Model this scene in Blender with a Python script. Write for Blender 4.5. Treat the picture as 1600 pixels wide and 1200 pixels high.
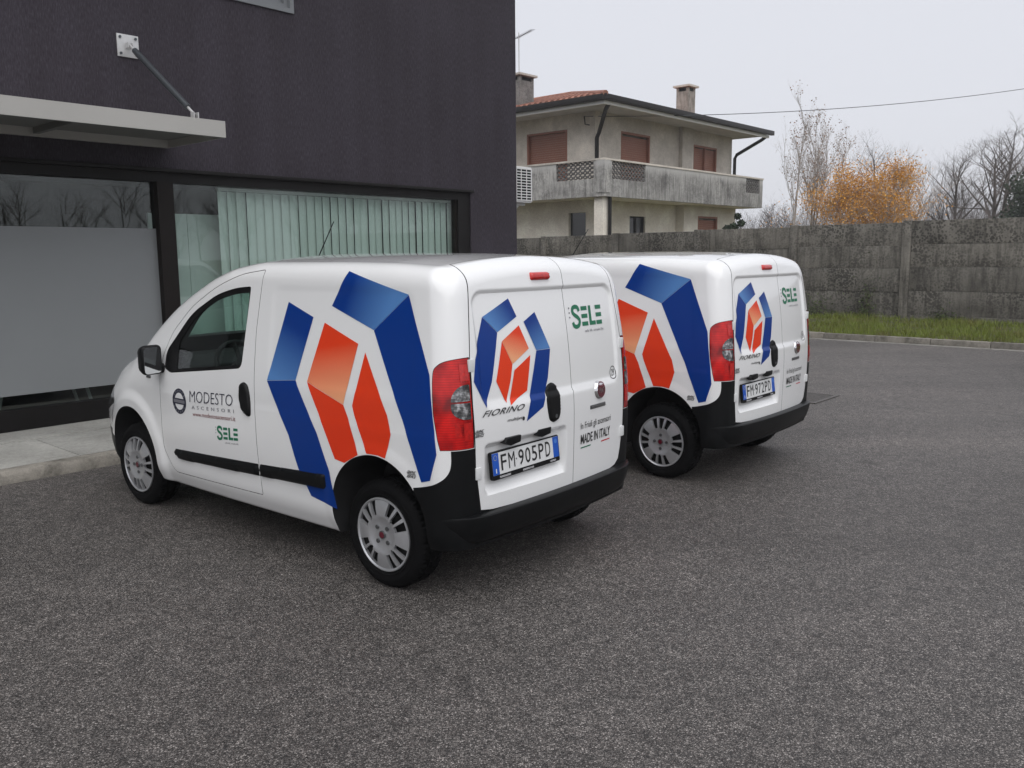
import bpy, bmesh, math, random
import numpy as np
from mathutils import Vector, Matrix
from mathutils.bvhtree import BVHTree
from mathutils.geometry import delaunay_2d_cdt

for o in list(bpy.data.objects):
    bpy.data.objects.remove(o, do_unlink=True)
SC = bpy.context.scene
COL = SC.collection
RAD = math.radians

# ------------------------------------------------------------------ camera
cam_d = bpy.data.cameras.new('camera')
cam = bpy.data.objects.new('camera', cam_d)
COL.objects.link(cam)
PITCH, ROLL, CAMH = 0.1486, -0.0086, 1.7142
cam_d.sensor_fit = 'HORIZONTAL'
cam_d.sensor_width = 36.0
cam_d.lens = 36.0 * 1343.4 / 1600.0
cam_d.clip_start = 0.05
cam_d.clip_end = 2000.0
_f = Vector((0, math.cos(PITCH), -math.sin(PITCH)))
_u = Vector((0, math.sin(PITCH), math.cos(PITCH)))
_r = Vector((1, 0, 0))
_r2 = _r * math.cos(ROLL) + _u * math.sin(ROLL)
_u2 = _u * math.cos(ROLL) - _r * math.sin(ROLL)
_m = Matrix((_r2, _u2, -_f)).transposed().to_4x4()
_m.translation = Vector((0, 0, CAMH))
cam.matrix_world = _m
SC.camera = cam

# ------------------------------------------------------------------ world: closed grey overcast
SUN_EL, SUN_ROT = RAD(58), RAD(176)
world = bpy.data.worlds.new('World')
SC.world = world
world.use_nodes = True
nt = world.node_tree
nt.nodes.clear()
w_out = nt.nodes.new('ShaderNodeOutputWorld')
w_bg = nt.nodes.new('ShaderNodeBackground')
w_sky = nt.nodes.new('ShaderNodeTexSky')
w_sky.sky_type = 'NISHITA'
w_sky.sun_disc = False
w_sky.sun_elevation = SUN_EL
w_sky.sun_rotation = SUN_ROT
w_sky.air_density = 1.0
w_sky.dust_density = 4.0
w_mix = nt.nodes.new('ShaderNodeMix')
w_mix.data_type = 'RGBA'
w_mix.inputs['Factor'].default_value = 0.93
w_mix.inputs['B'].default_value = (6.5, 6.6, 7.08, 1)      # even cloud sheet
nt.links.new(w_sky.outputs['Color'], w_mix.inputs['A'])
nt.links.new(w_mix.outputs['Result'], w_bg.inputs['Color'])
w_bg.inputs['Strength'].default_value = 0.10
nt.links.new(w_bg.outputs['Background'], w_out.inputs['Surface'])

sun_d = bpy.data.lights.new('sun', 'SUN')
sun_d.energy = 1.5
sun_d.angle = RAD(80)
sun_d.color = (1.0, 0.985, 0.96)
sun = bpy.data.objects.new('sun', sun_d)
COL.objects.link(sun)
# light comes from behind-right of the camera, high, very soft
_az = SUN_ROT
_dir = Vector((math.sin(_az) * math.cos(SUN_EL), math.cos(_az) * math.cos(SUN_EL), math.sin(SUN_EL)))
sun.rotation_euler = _dir.to_track_quat('Z', 'Y').to_euler()
sun.location = (0, 0, 30)

SC.view_settings.view_transform = 'Standard'
SC.view_settings.look = 'None'
SC.view_settings.exposure = 0.32
SC.view_settings.gamma = 1.0
SC.view_settings.use_curve_mapping = False
SC.cycles.max_bounces = 5
SC.cycles.diffuse_bounces = 3
SC.cycles.glossy_bounces = 3
SC.cycles.volume_bounces = 0
SC.cycles.transparent_max_bounces = 10
SC.cycles.use_adaptive_sampling = True
SC.cycles.adaptive_threshold = 0.02
SC.cycles.use_denoising = True
SC.cycles.caustics_reflective = False
SC.cycles.caustics_refractive = False

# ------------------------------------------------------------------ helpers
def link(o, parent=None):
    COL.objects.link(o)
    if parent is not None:
        o.parent = parent
    return o

def tag(o, label=None, cat=None, group=None, kind=None):
    if label: o['label'] = label
    if cat: o['category'] = cat
    if group: o['group'] = group
    if kind: o['kind'] = kind
    return o

def empty(name, loc=(0, 0, 0), rz=0.0):
    o = bpy.data.objects.new(name, None)
    o.empty_display_size = 0.2
    o.location = loc
    o.rotation_euler = (0, 0, rz)
    COL.objects.link(o)
    return o

def mk(name, verts, faces, mat=None, parent=None, smooth=False, sharp=None):
    me = bpy.data.meshes.new(name)
    me.from_pydata([tuple(v) for v in verts], [], [tuple(f) for f in faces])
    me.update()
    if mat is not None: me.materials.append(mat)
    if smooth:
        me.polygons.foreach_set('use_smooth', [True] * len(me.polygons))
        if sharp: me.set_sharp_from_angle(angle=RAD(sharp))
    o = bpy.data.objects.new(name, me)
    return link(o, parent)

def from_bm(name, bm, mat=None, parent=None, smooth=False, sharp=None):
    me = bpy.data.meshes.new(name)
    bm.to_mesh(me); bm.free()
    if mat is not None: me.materials.append(mat)
    if smooth:
        me.polygons.foreach_set('use_smooth', [True] * len(me.polygons))
        if sharp: me.set_sharp_from_angle(angle=RAD(sharp))
    return link(bpy.data.objects.new(name, me), parent)

class MB:
    """collects simple shapes for ONE part"""
    def __init__(s): s.v = []; s.f = []
    def add(s, v, f):
        b = len(s.v); s.v += [tuple(p) for p in v]; s.f += [tuple(i + b for i in q) for q in f]; return s
    def box(s, x0, x1, y0, y1, z0, z1):
        v = [(x0, y0, z0), (x1, y0, z0), (x1, y1, z0), (x0, y1, z0), (x0, y0, z1), (x1, y0, z1), (x1, y1, z1), (x0, y1, z1)]
        return s.add(v, [(0, 3, 2, 1), (4, 5, 6, 7), (0, 1, 5, 4), (1, 2, 6, 5), (2, 3, 7, 6), (3, 0, 4, 7)])
    def prism(s, poly, axis, a, b):
        """poly: CCW list of 2-D points in the plane normal to axis"""
        def p3(p, t):
            return {'x': (t, p[0], p[1]), 'y': (p[0], t, p[1]), 'z': (p[0], p[1], t)}[axis]
        n = len(poly); v = [p3(p, a) for p in poly] + [p3(p, b) for p in poly]
        area = sum(poly[i][0] * poly[(i + 1) % n][1] - poly[(i + 1) % n][0] * poly[i][1] for i in range(n))
        f = [tuple(range(n)), tuple(range(2 * n - 1, n - 1, -1))] + [(i + n, (i + 1) % n + n, (i + 1) % n, i) for i in range(n)]
        flip = (area > 0) != (axis == 'y')
        if (b < a): flip = not flip
        if flip: f = [tuple(reversed(q)) for q in f]
        return s.add(v, f)
    def tube(s, pts, r, n=8, cap=True):
        pts = [Vector(p) for p in pts]; rr = r if isinstance(r, (list, tuple)) else [r] * len(pts)
        b = len(s.v); ref = None
        for i, p in enumerate(pts):
            d = (pts[min(i + 1, len(pts) - 1)] - pts[max(i - 1, 0)]).normalized()
            if ref is None:
                ref = d.orthogonal().normalized()
            ref = (ref - d * ref.dot(d)).normalized(); q = d.cross(ref)
            for k in range(n):
                a = 2 * math.pi * k / n
                s.v.append(tuple(p + (ref * math.cos(a) + q * math.sin(a)) * rr[i]))
        for i in range(len(pts) - 1):
            for k in range(n):
                k2 = (k + 1) % n
                s.f.append((b + i * n + k, b + i * n + k2, b + (i + 1) * n + k2, b + (i + 1) * n + k))
        if cap:
            s.f.append(tuple(b + k for k in reversed(range(n))))
            s.f.append(tuple(b + (len(pts) - 1) * n + k for k in range(n)))
        return s
    def build(s, name, mat=None, parent=None, smooth=False, sharp=35, bevel=0):
        if bevel:
            bm = bmesh.new()
            vs = [bm.verts.new(v) for v in s.v]
            for f in s.f: bm.faces.new([vs[i] for i in f])
            bmesh.ops.bevel(bm, geom=list(bm.edges), offset=bevel, segments=2, profile=0.6, affect='EDGES', clamp_overlap=True)
            return from_bm(name, bm, mat, parent, True, 35)
        return mk(name, s.v, s.f, mat, parent, smooth, sharp)

def copy_tree(o, parent=None):
    c = o.copy(); COL.objects.link(c)
    c.parent = parent
    for ch in list(o.children): copy_tree(ch, c)
    return c

# ------------------------------------------------------------------ materials
def nodes_of(name):
    m = bpy.data.materials.new(name); m.use_nodes = True
    t = m.node_tree
    return m, t, t.nodes['Principled BSDF']

def N(t, kind, **kw):
    n = t.nodes.new(kind)
    for k, v in kw.items():
        if k.startswith('i_'):
            n.inputs[k[2:].replace('_', ' ')].default_value = v
        else: setattr(n, k, v)
    return n

def L(t, a, b): t.links.new(a, b)

def ramp(t, fac, stops, interp='LINEAR'):
    r = t.nodes.new('ShaderNodeValToRGB'); r.color_ramp.interpolation = interp
    e = r.color_ramp.elements
    while len(e) < len(stops): e.new(0.5)
    for i, (p, c) in enumerate(stops):
        e[i].position = p
        e[i].color = c if len(c) == 4 else (*c, 1)
    L(t, fac, r.inputs['Fac']); return r.outputs['Color']

def mixc(t, fac, a, b, mode='MIX'):
    m = t.nodes.new('ShaderNodeMix'); m.data_type = 'RGBA'; m.blend_type = mode
    for s, v in (('Factor', fac), ('A', a), ('B', b)):
        i = [q for q in m.inputs if q.name == s and (q.type == 'RGBA' if s != 'Factor' else q.type == 'VALUE')][0]
        if hasattr(v, 'is_output'): L(t, v, i)
        else: i.default_value = v if s == 'Factor' else (v if len(v) == 4 else (*v, 1))
    return [q for q in m.outputs if q.type == 'RGBA'][0]

def coords(t, scale=(1, 1, 1), which='Object', rot=(0, 0, 0)):
    c = t.nodes.new('ShaderNodeTexCoord'); mp = t.nodes.new('ShaderNodeMapping')
    mp.inputs['Scale'].default_value = scale; mp.inputs['Rotation'].default_value = rot
    L(t, c.outputs[which], mp.inputs['Vector']); return mp.outputs['Vector']

def noise(t, vec, scale, detail=4, rough=0.55, out='Fac'):
    n = t.nodes.new('ShaderNodeTexNoise'); n.inputs['Scale'].default_value = scale
    n.inputs['Detail'].default_value = detail; n.inputs['Roughness'].default_value = rough
    L(t, vec, n.inputs['Vector']); return n.outputs[out]

def bump(t, bsdf, h, strength=0.3, dist=0.01):
    b = t.nodes.new('ShaderNodeBump'); b.inputs['Strength'].default_value = strength
    b.inputs['Distance'].default_value = dist
    L(t, h, b.inputs['Height']); L(t, b.outputs['Normal'], bsdf.inputs['Normal'])

def simple(name, col, rough=0.5, metal=0.0, coat=0.0, var=0.0, vscale=30, spec=0.5):
    m, t, b = nodes_of(name)
    b.inputs['Base Color'].default_value = (*col, 1); b.inputs['Roughness'].default_value = rough
    b.inputs['Metallic'].default_value = metal; b.inputs['Coat Weight'].default_value = coat
    b.inputs['Coat Roughness'].default_value = 0.05; b.inputs['Specular IOR Level'].default_value = spec
    if var:
        f = noise(t, coords(t), vscale, 5)
        c = ramp(t, f, [(0.3, tuple(x * (1 - var) for x in col)), (0.7, tuple(min(1, x * (1 + var)) for x in col))])
        L(t, c, b.inputs['Base Color'])
    return m
# ================================================================== VAN
M = {}
M['paint'] = simple('white_paint', (0.835, 0.84, 0.84), 0.24, coat=1.0)
M['dark'] = simple('dark_gap', (0.012, 0.012, 0.013), 0.8)  # on the white panels' cut edges this colour stands in for gap shade
M['plastic'] = simple('bumper_plastic', (0.0048, 0.0052, 0.0058), 0.42, var=0.08, vscale=400, spec=0.20)
M['black'] = simple('black_gloss', (0.003, 0.003, 0.0035), 0.5, spec=0.25)
M['rubber'] = simple('tyre_rubber', (0.0045, 0.0045, 0.005), 0.75, var=0.25, vscale=60, spec=0.12)
M['silver'] = simple('hubcap_silver', (0.56, 0.57, 0.59), 0.30, metal=0.65, var=0.04)

def pchip(xs, ys, x):
    xs = np.array(xs, float); ys = np.array(ys, float); h = np.diff(xs); d = np.diff(ys) / h
    m = np.zeros(len(xs)); m[0] = d[0]; m[-1] = d[-1]
    for i in range(1, len(xs) - 1):
        if d[i - 1] * d[i] > 0:
            w1 = 2 * h[i] + h[i - 1]; w2 = h[i] + 2 * h[i - 1]
            m[i] = (w1 + w2) / (w1 / d[i - 1] + w2 / d[i])
    x = np.clip(np.asarray(x, float), xs[0], xs[-1])
    i = np.clip(np.searchsorted(xs, x) - 1, 0, len(xs) - 2)
    t = (x - xs[i]) / h[i]
    return ((2*t**3 - 3*t**2 + 1) * ys[i] + (t**3 - 2*t**2 + t) * h[i] * m[i] + (-2*t**3 + 3*t**2) * ys[i+1] + (t**3 - t**2) * h[i] * m[i+1])

def sstep(a, b, x):
    t = np.clip((np.asarray(x, float) - a) / (b - a), 0, 1); return t * t * (3 - 2 * t)

def rrect_sd(px, py, x0, x1, y0, y1, r):
    cx, cy = (x0 + x1) / 2, (y0 + y1) / 2
    qx = np.abs(px - cx) - (x1 - x0) / 2 + r; qy = np.abs(py - cy) - (y1 - y0) / 2 + r
    return np.minimum(np.maximum(qx, qy), 0) + np.hypot(np.maximum(qx, 0), np.maximum(qy, 0)) - r

XR, XF = -0.50, 3.33
SX = [-0.5, -0.3, 0, 0.5, 1.0, 1.3, 1.5, 1.75, 2.0, 2.25, 2.48, 2.6, 2.8, 3.0, 3.15, 3.27, 3.33]
S_T = [1.705, 1.715, 1.727, 1.733, 1.733, 1.712, 1.675, 1.597, 1.490, 1.345, 1.185, 1.125, 1.06, 0.975, 0.885, 0.75, 0.64]
S_FZ = [1.655, 1.665, 1.677, 1.683, 1.683, 1.655, 1.61, 1.52, 1.41, 1.265, 1.105, 1.045, 0.975, 0.885, 0.79, 0.65, 0.55]
S_FY = [0.750, 0.758, 0.765, 0.765, 0.760, 0.755, 0.750, 0.745, 0.738, 0.732, 0.725, 0.715, 0.685, 0.62, 0.545, 0.44, 0.33]
S_W = [0.835, 0.842, 0.850, 0.858, 0.858, 0.858, 0.856, 0.852, 0.845, 0.838, 0.825, 0.818, 0.79, 0.735, 0.67, 0.57, 0.46]
S_EZ = [1.00, 1.00, 1.00, 1.00, 1.00, 1.00, 1.00, 1.00, 1.0, 0.99, 0.93, 0.88, 0.80, 0.71, 0.63, 0.52, 0.44]
ZB = 0.235

def section(X):
    T, FZ, FY, W, EZ = (float(pchip(SX, s, X)) for s in (S_T, S_FZ, S_FY, S_W, S_EZ))
    if X < XR + 0.12:                                   # rounding into the rear face
        k = (X - XR) / 0.12; d = 1 - math.sqrt(max(0, 1 - (1 - k) ** 2))
        W -= 0.125 * d; FY -= 0.105 * d; T -= 0.085 * d; FZ -= 0.085 * d
    if X > XF - 0.05:
        k = (XF - X) / 0.05; d = 1 - math.sqrt(max(0, 1 - (1 - k) ** 2))
        W -= 0.06 * d; FY -= 0.06 * d; T -= 0.05 * d; FZ -= 0.05 * d
    m3 = min(0.62, EZ - 0.12)
    P = [(0, ZB - 0.04), (W - 0.06, ZB - 0.004), (W - 0.014, ZB + 0.10), (W, m3), (W - 0.006, EZ), (FY, FZ), (0, T)]
    R_ = [0, 0.025, 0.06, 0.08, 0.14, 0.105, 0]
    NS = [5, 5, 24, 34, 64, 34]; NF = [0, 5, 7, 6, 12, 16, 0]
    P = [np.array(p, float) for p in P]
    ln = [np.linalg.norm(P[i + 1] - P[i]) for i in range(6)]
    out = []; start = P[0]
    for i in range(6):
        if i + 1 < 6:
            t = min(R_[i + 1], 0.42 * ln[i], 0.42 * ln[i + 1])
            d1 = (P[i] - P[i + 1]) / ln[i]; d2 = (P[i + 2] - P[i + 1]) / ln[i + 1]
            e = P[i + 1] + d1 * t; s2 = P[i + 1] + d2 * t
        else: e = P[6]; s2 = None
        n = NS[i]
        for k in range(n): out.append(start + (e - start) * k / n)
        if s2 is not None:
            n = NF[i + 1]
            for k in range(n):
                a = k / n; out.append((1 - a) ** 2 * e + 2 * a * (1 - a) * P[i + 1] + a * a * s2)
            start = s2
    out.append(P[6])
    o = np.array(out)
    # roof crown: parabola over the last straight run
    n = NS[5]; k = np.arange(n + 1) / n
    o[-(n + 1):, 1] += 0.013 * 4 * (k * (1 - k)) * (1 - k * 0.35)
    return o

_k = np.linspace(0, 1, 15)
STX = np.concatenate([XR + 0.12 * (1 - np.cos(_k * math.pi / 2)), np.linspace(XR + 0.12, XF - 0.05, 232)[1:], XF - 0.05 + 0.05 * np.sin(np.linspace(0, 1, 8) * math.pi / 2)[1:]])

def deform(v):
    x, y, z = v[:, 0].copy(), v[:, 1].copy(), v[:, 2].copy()
    ay = np.abs(y); sg = np.sign(y)
    # rear lean and bow
    bl = 1 - sstep(-0.42, 0.05, x)
    lean = pchip([0.2, 0.4, 0.85, 1.1, 1.53, 1.70, 1.75], [-0.055, -0.062, -0.072, -0.058, 0.0, 0.034, 0.042], z)
    x2 = x + bl * (lean + 0.038 * (ay / 0.7) ** 2)
    # side stampings
    side = sstep(0.3, 0.6, ay) * (1 - sstep(0.0, 1.0, (x < -0.44).astype(float)))
    rf = np.hypot(x - 2.505, z - 0.36); rr = np.hypot(x + 0.012, z - 0.375)
    dy = 0.020 * (1 - sstep(0.405, 0.485, rf)) * sstep(0.42, 0.30, 0 * x + 0.0) if False else 0.016 * (1 - sstep(0.39, 0.475, rf))
    dy = dy + 0.005 * (1 - sstep(0.355, 0.42, rr))
    sd = rrect_sd(x, z, -0.285, 0.86, 1.03, 1.555, 0.07)
    dy = dy - 0.0035 * (1 - sstep(-0.030, 0.015, sd))
    dy = dy + 0.0030 * (1 - sstep(0.845, 0.890, z)) * sstep(0.40, 0.62, z) * (1 - sstep(1.9, 2.2, x))
    dy = dy * side * sstep(0.70, 0.76, ay + 0.1 * (z < 1.2))
    y2 = y + sg * dy
    # rear stampings
    rear = (x < -0.40) & (z > 0.42)
    sd = rrect_sd(y, z, -0.615, 0.615, 0.985, 1.545, 0.075)
    dx = 0.013 * (1 - sstep(-0.016, 0.006, sd))
    sd2 = rrect_sd(y, z, -0.040, 0.605, 0.548, 0.803, 0.03)
    dx = dx + 0.034 * (1 - sstep(-0.030, 0.004, sd2))
    x2 = x2 + np.where(rear, dx * (1 - sstep(-0.485, -0.44, x)), 0)
    return np.stack([x2, y2, z], 1)

def body_mesh():
    secs = [section(float(X)) for X in STX]
    n = len(secs[0]); ns = len(secs)
    # the half ring is mirrored: ring goes bottom centre -> left side -> roof centre -> right side
    def ring(s, X):
        a = np.stack([np.full(n, X), s[:, 0], s[:, 1]], 1)
        b = a[1:-1][::-1] * np.array([1, -1, 1]); return np.concatenate([a, b])
    V = np.concatenate([ring(s, X) for s, X in zip(secs, STX)]); nr = 2 * n - 2
    F = []
    for i in range(ns - 1):
        a = i * nr; b = a + nr
        for k in range(nr):
            k2 = (k + 1) % nr
            F.append((a + k, b + k, b + k2, a + k2))
    V = list(map(tuple, V))
    # end caps: rows of constant height between left and right outline
    def cap(base, s, X, cols, flip):
        rows = []
        for j in range(n):
            yl, zz = s[j]
            if j == 0 or j == n - 1: rows.append([base + j]); continue
            r = [base + j]
            for c in range(1, cols):
                V.append((X, yl * (1 - 2 * c / cols), zz)); r.append(len(V) - 1)
            r.append(base + nr - j); rows.append(r)
        for j in range(n - 1):
            a, b = rows[j], rows[j + 1]
            if len(a) == 1:
                fs = [(a[0], b[c + 1], b[c]) for c in range(len(b) - 1)]
            elif len(b) == 1:
                fs = [(a[c], a[c + 1], b[0]) for c in range(len(a) - 1)]
            else:
                fs = [(a[c], a[c + 1], b[c + 1], b[c]) for c in range(len(a) - 1)]
            for f in fs: F.append(tuple(reversed(f)) if flip else f)
    cap(0, secs[0], STX[0], 180, True)
    cap((ns - 1) * nr, secs[-1], STX[-1], 40, False)
    V = deform(np.array(V))
    me = bpy.data.meshes.new('van_solid')
    me.from_pydata([tuple(v) for v in V], [], F); me.update()
    return me

_bm0 = bmesh.new(); _bm0.from_mesh(body_mesh())
bmesh.ops.reverse_faces(_bm0, faces=_bm0.faces[:])
SOLID = bpy.data.meshes.new('van_solid'); _bm0.to_mesh(SOLID)
BV = BVHTree.FromBMesh(_bm0); _bm0.free()

def me_of(mb):
    me = bpy.data.meshes.new('tmp'); me.from_pydata(mb.v, [], mb.f); me.update(); return me

def boolean(base, cutters, op):
    a = bpy.data.objects.new('tmp_a', base); COL.objects.link(a)
    tmp = []
    for c in cutters:
        cm = c if isinstance(c, bpy.types.Mesh) else me_of(c)
        b = bpy.data.objects.new('tmp_b', cm); COL.objects.link(b); tmp.append(b)
        md = a.modifiers.new('b', 'BOOLEAN'); md.operation = op; md.object = b; md.solver = 'MANIFOLD'
    dg = bpy.context.evaluated_depsgraph_get(); dg.update()
    me = bpy.data.meshes.new_from_object(a.evaluated_get(dg))
    for b in tmp + [a]: bpy.data.objects.remove(b, do_unlink=True)
    return me

def offs(poly, d):
    """mitred offset of a CCW polygon (d>0 grows)"""
    n = len(poly); out = []
    area = sum(poly[i][0] * poly[(i + 1) % n][1] - poly[(i + 1) % n][0] * poly[i][1] for i in range(n))
    if area < 0: d = -d
    for i in range(n):
        a, b, c = Vector(poly[i - 1]), Vector(poly[i]), Vector(poly[(i + 1) % n])
        n1 = Vector(((b - a).y, -(b - a).x)).normalized(); n2 = Vector(((c - b).y, -(c - b).x)).normalized()
        m = (n1 + n2); k = d / max(0.35, (1 + n1.dot(n2)))
        out.append(tuple(b + m * k))
    return out

def rnd(poly, r, n=5):
    """round the corners of a polygon; r scalar or list"""
    out = []; m = len(poly)
    for i in range(m):
        a, b, c = Vector(poly[i - 1]), Vector(poly[i]), Vector(poly[(i + 1) % m])
        rr = r[i] if isinstance(r, (list, tuple)) else r
        t = min(rr, 0.45 * (a - b).length, 0.45 * (c - b).length)
        if t < 1e-4: out.append(tuple(b)); continue
        e = b + (a - b).normalized() * t; s = b + (c - b).normalized() * t
        for k in range(n + 1):
            q = k / n; out.append(tuple((1 - q) ** 2 * e + 2 * q * (1 - q) * b + q * q * s))
    return out

def spline(pts, n=6, closed=False):
    P = [Vector(p) for p in pts]; out = []; m = len(P)
    rng = range(m if closed else m - 1)
    for i in rng:
        p0 = P[(i - 1) % m] if closed or i > 0 else P[0]
        p1, p2 = P[i], P[(i + 1) % m]
        p3 = P[(i + 2) % m] if closed or i + 2 < m else P[-1]
        for k in range(n):
            t = k / n
            out.append(tuple(0.5 * ((2 * p1) + (p2 - p0) * t + (2 * p0 - 5 * p1 + 4 * p2 - p3) * t * t + (3 * p1 - p0 - 3 * p2 + p3) * t ** 3)))
    if not closed: out.append(tuple(P[-1]))
    return out

# surface projections: 2-D (a,b) -> point + normal on the untouched body surface
def P_left(a, b):
    h = BV.ray_cast(Vector((a, 2, b)), Vector((0, -1, 0))); return h[0], h[1]
def P_right(a, b):
    h = BV.ray_cast(Vector((a, -2, b)), Vector((0, 1, 0))); return h[0], h[1]
def P_rear(a, b):
    h = BV.ray_cast(Vector((-2, a, b)), Vector((1, 0, 0))); return h[0], h[1]
def P_front(a, b):
    h = BV.ray_cast(Vector((5, a, b)), Vector((-1, 0, 0))); return h[0], h[1]

def cdt(poly, step):
    vs = [Vector(p) for p in poly]; n = len(vs)
    faces = [list(range(n))]
    dense = []
    for i in range(n):                                   # split long edges
        a, b = vs[i], vs[(i + 1) % n]; k = max(1, int((b - a).length / step))
        for q in range(k): dense.append(a + (b - a) * q / k)
    n = len(dense); pts = list(dense)
    xs = [p.x for p in dense]; ys = [p.y for p in dense]
    ang = 0.0
    y = min(ys) + step * 0.5; row = 0
    while y < max(ys):
        x = min(xs) + step * (0.25 + 0.5 * (row % 2))
        while x < max(xs):
            pts.append(Vector((x, y))); x += step
        y += step * 0.87; row += 1
    # keep interior points only, off the edge
    def dist(p):
        best = 9
        for i in range(len(vs)):
            a, b = vs[i], vs[(i + 1) % len(vs)]; ab = b - a; l = ab.length_squared
            t = max(0, min(1, (p - a).dot(ab) / l)) if l > 0 else 0
            best = min(best, (p - a - ab * t).length)
        return best
    def inside(p):
        c = False; m = len(vs)
        for i in range(m):
            a, b = vs[i], vs[(i + 1) % m]
            if (a.y > p.y) != (b.y > p.y) and p.x < (b.x - a.x) * (p.y - a.y) / (b.y - a.y) + a.x: c = not c
        return c
    keep = dense + [p for p in pts[n:] if inside(p) and dist(p) > step * 0.3]
    r = delaunay_2d_cdt(keep, [], [list(range(n))], 1, 1e-6)
    return r[0], r[2], dist

def patch(name, poly, proj, mat, parent, off=0.0012, step=0.03, h=0.0, bw=0.01, grad=None, smooth=True):
    """a sheet that follows the body surface; h>0 pillows it outwards over bw from its edge"""
    v2, f2, dist = cdt(poly, step)
    V = []; hit_ok = []
    for p in v2:
        q, nn = proj(p.x, p.y)
        if q is None: q = Vector((p.x, 0, p.y)); nn = Vector((0, 0, 0))
        d = off
        if h:
            t = min(1.0, dist(p) / bw); d = off - 0.004 + (h + 0.004) * math.sqrt(max(0, 1 - (1 - t) ** 2))
        V.append(q + nn * d)
    F = []
    for f in f2:
        a, b, c = (V[i] for i in f[:3])
        nrm = (b - a).cross(c - a)
        q, nn = proj(*v2[f[0]])
        F.append(tuple(f) if nn is None or nrm.dot(nn) >= 0 else tuple(reversed(f)))
    o = mk(name, V, F, mat, parent, smooth)
    if grad is not None:
        (p0, c0), (p1, c1) = grad; d = Vector(p1) - Vector(p0)
        at = o.data.color_attributes.new('print', 'FLOAT_COLOR', 'POINT')
        for i, p in enumerate(v2):
            t = max(0, min(1, (p - Vector(p0)).dot(d) / d.length_squared))
            at.data[i].color = (*(c0[k] + (c1[k] - c0[k]) * t for k in range(3)), 1)
    return o

def finish(me, name, mats, parent, test=True):
    """skin faces keep the first material, cut faces take the second"""
    me.materials.clear()
    for m in mats: me.materials.append(m)
    idx = []
    for p in me.polygons:
        k = 0
        if test:
            h = BV.find_nearest(p.center, 0.01)
            if h[0] is None or h[3] > 2.0e-3 or h[1].dot(p.normal) < 0.6: k = 1
        idx.append(k)
    me.polygons.foreach_set('material_index', idx)
    me.polygons.foreach_set('use_smooth', [True] * len(me.polygons))
    me.set_sharp_from_angle(angle=RAD(32)); me.name = name
    return link(bpy.data.objects.new(name, me), parent)

def mirror_mesh(me):
    bm = bmesh.new(); bm.from_mesh(me)
    for v in bm.verts: v.co.y = -v.co.y
    bmesh.ops.reverse_faces(bm, faces=bm.faces[:])
    m2 = bpy.data.meshes.new(me.name); bm.to_mesh(m2); bm.free()
    for m in me.materials: m2.materials.append(m)
    m2.polygons.foreach_set('use_smooth', [True] * len(m2.polygons)); m2.set_sharp_from_angle(angle=RAD(32))
    return m2

# -------- outlines in van space (x forward from the rear axle, z up)
DOOR = rnd([(0.972, 0.345), (1.955, 0.330), (2.065, 0.47), (2.062, 0.95), (2.035, 1.10), (1.955, 1.24), (1.74, 1.41), (1.445, 1.543), (1.19, 1.617), (0.962, 1.643), (0.980, 1.50), (1.0, 1.29), (0.996, 1.0)], [0.012, 0.04, 0.05, 0.03, 0.05, 0.06, 0.10, 0.10, 0.08, 0.015, 0.04, 0.04, 0.04], 4)
WIN = rnd([(1.125, 1.075), (1.93, 0.985), (2.005, 1.01), (2.0, 1.125), (1.73, 1.372), (1.436, 1.498), (1.226, 1.54), (1.075, 1.55)], [0.045, 0.03, 0.02, 0.05, 0.10, 0.09, 0.08, 0.02], 5)
GLS = rnd([(1.125, 1.098), (1.86, 1.016), (1.855, 1.19), (1.70, 1.345), (1.436, 1.462), (1.235, 1.504), (1.095, 1.513)], [0.05, 0.015, 0.02, 0.07, 0.07, 0.06, 0.015], 5)
YS = -0.112                                            # split between the rear doors
REAR_L = [(0.630, 0.476), (0.666, 0.70), (0.674, 1.0), (0.669, 1.23), (0.645, 1.41), (0.617, 1.60), (0.60, 1.85)]
RD_BIG = [(YS, 1.85), (YS, 0.450), (0.30, 0.456), (0.55, 0.464)] + REAR_L
RD_SML = [(YS, 0.450), (YS, 1.85)] + [(-a, b) for a, b in reversed(REAR_L)][:-1] + [(-0.640, 0.56), (-0.622, 0.50), (-0.58, 0.470), (-0.50, 0.456)]
RD_ALL = [(a, b) for a, b in REAR_L] + [(-a, b) for a, b in reversed(REAR_L)][:-1] + [(-0.640, 0.56), (-0.622, 0.50), (-0.58, 0.470), (-0.50, 0.456), (YS, 0.450), (0.30, 0.456), (0.55, 0.464)]
TAIL = spline([(-0.407, 1.06), (-0.402, 1.165), (-0.420, 1.200), (-0.455, 1.221), (-0.52, 1.237)], 5) + [(-0.75, 1.237), (-0.75, 0.80), (-0.453, 0.800)] + spline([(-0.453, 0.800), (-0.432, 0.89), (-0.415, 0.98)], 4)[1:]
BUMP = [(-0.75, 0.292), (-0.29, 0.292)] + spline([(-0.29, 0.596), (-0.36, 0.611), (-0.42, 0.630), (-0.462, 0.657), (-0.485, 0.692), (-0.493, 0.735), (-0.493, 0.794)], 4) + [(-0.75, 0.794)]

def cyl_y(cx, cz, r, y0, y1, n=96):
    return MB().prism([(cx + r * math.cos(2 * math.pi * k / n), cz + r * math.sin(2 * math.pi * k / n)) for k in range(n)], 'y', y0, y1)

def arch(cx, cz, r, y0, y1):
    n = 64
    p = [(cx + r * math.cos(math.pi * k / n), cz + r * math.sin(math.pi * k / n)) for k in range(n + 1)]
    p += [(cx - r * 1.0, cz - 0.1), (cx - r * 1.06, 0.05), (cx + r * 1.04, 0.05), (cx + r, cz - 0.1)]
    return MB().prism(p, 'y', y0, y1)

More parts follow.
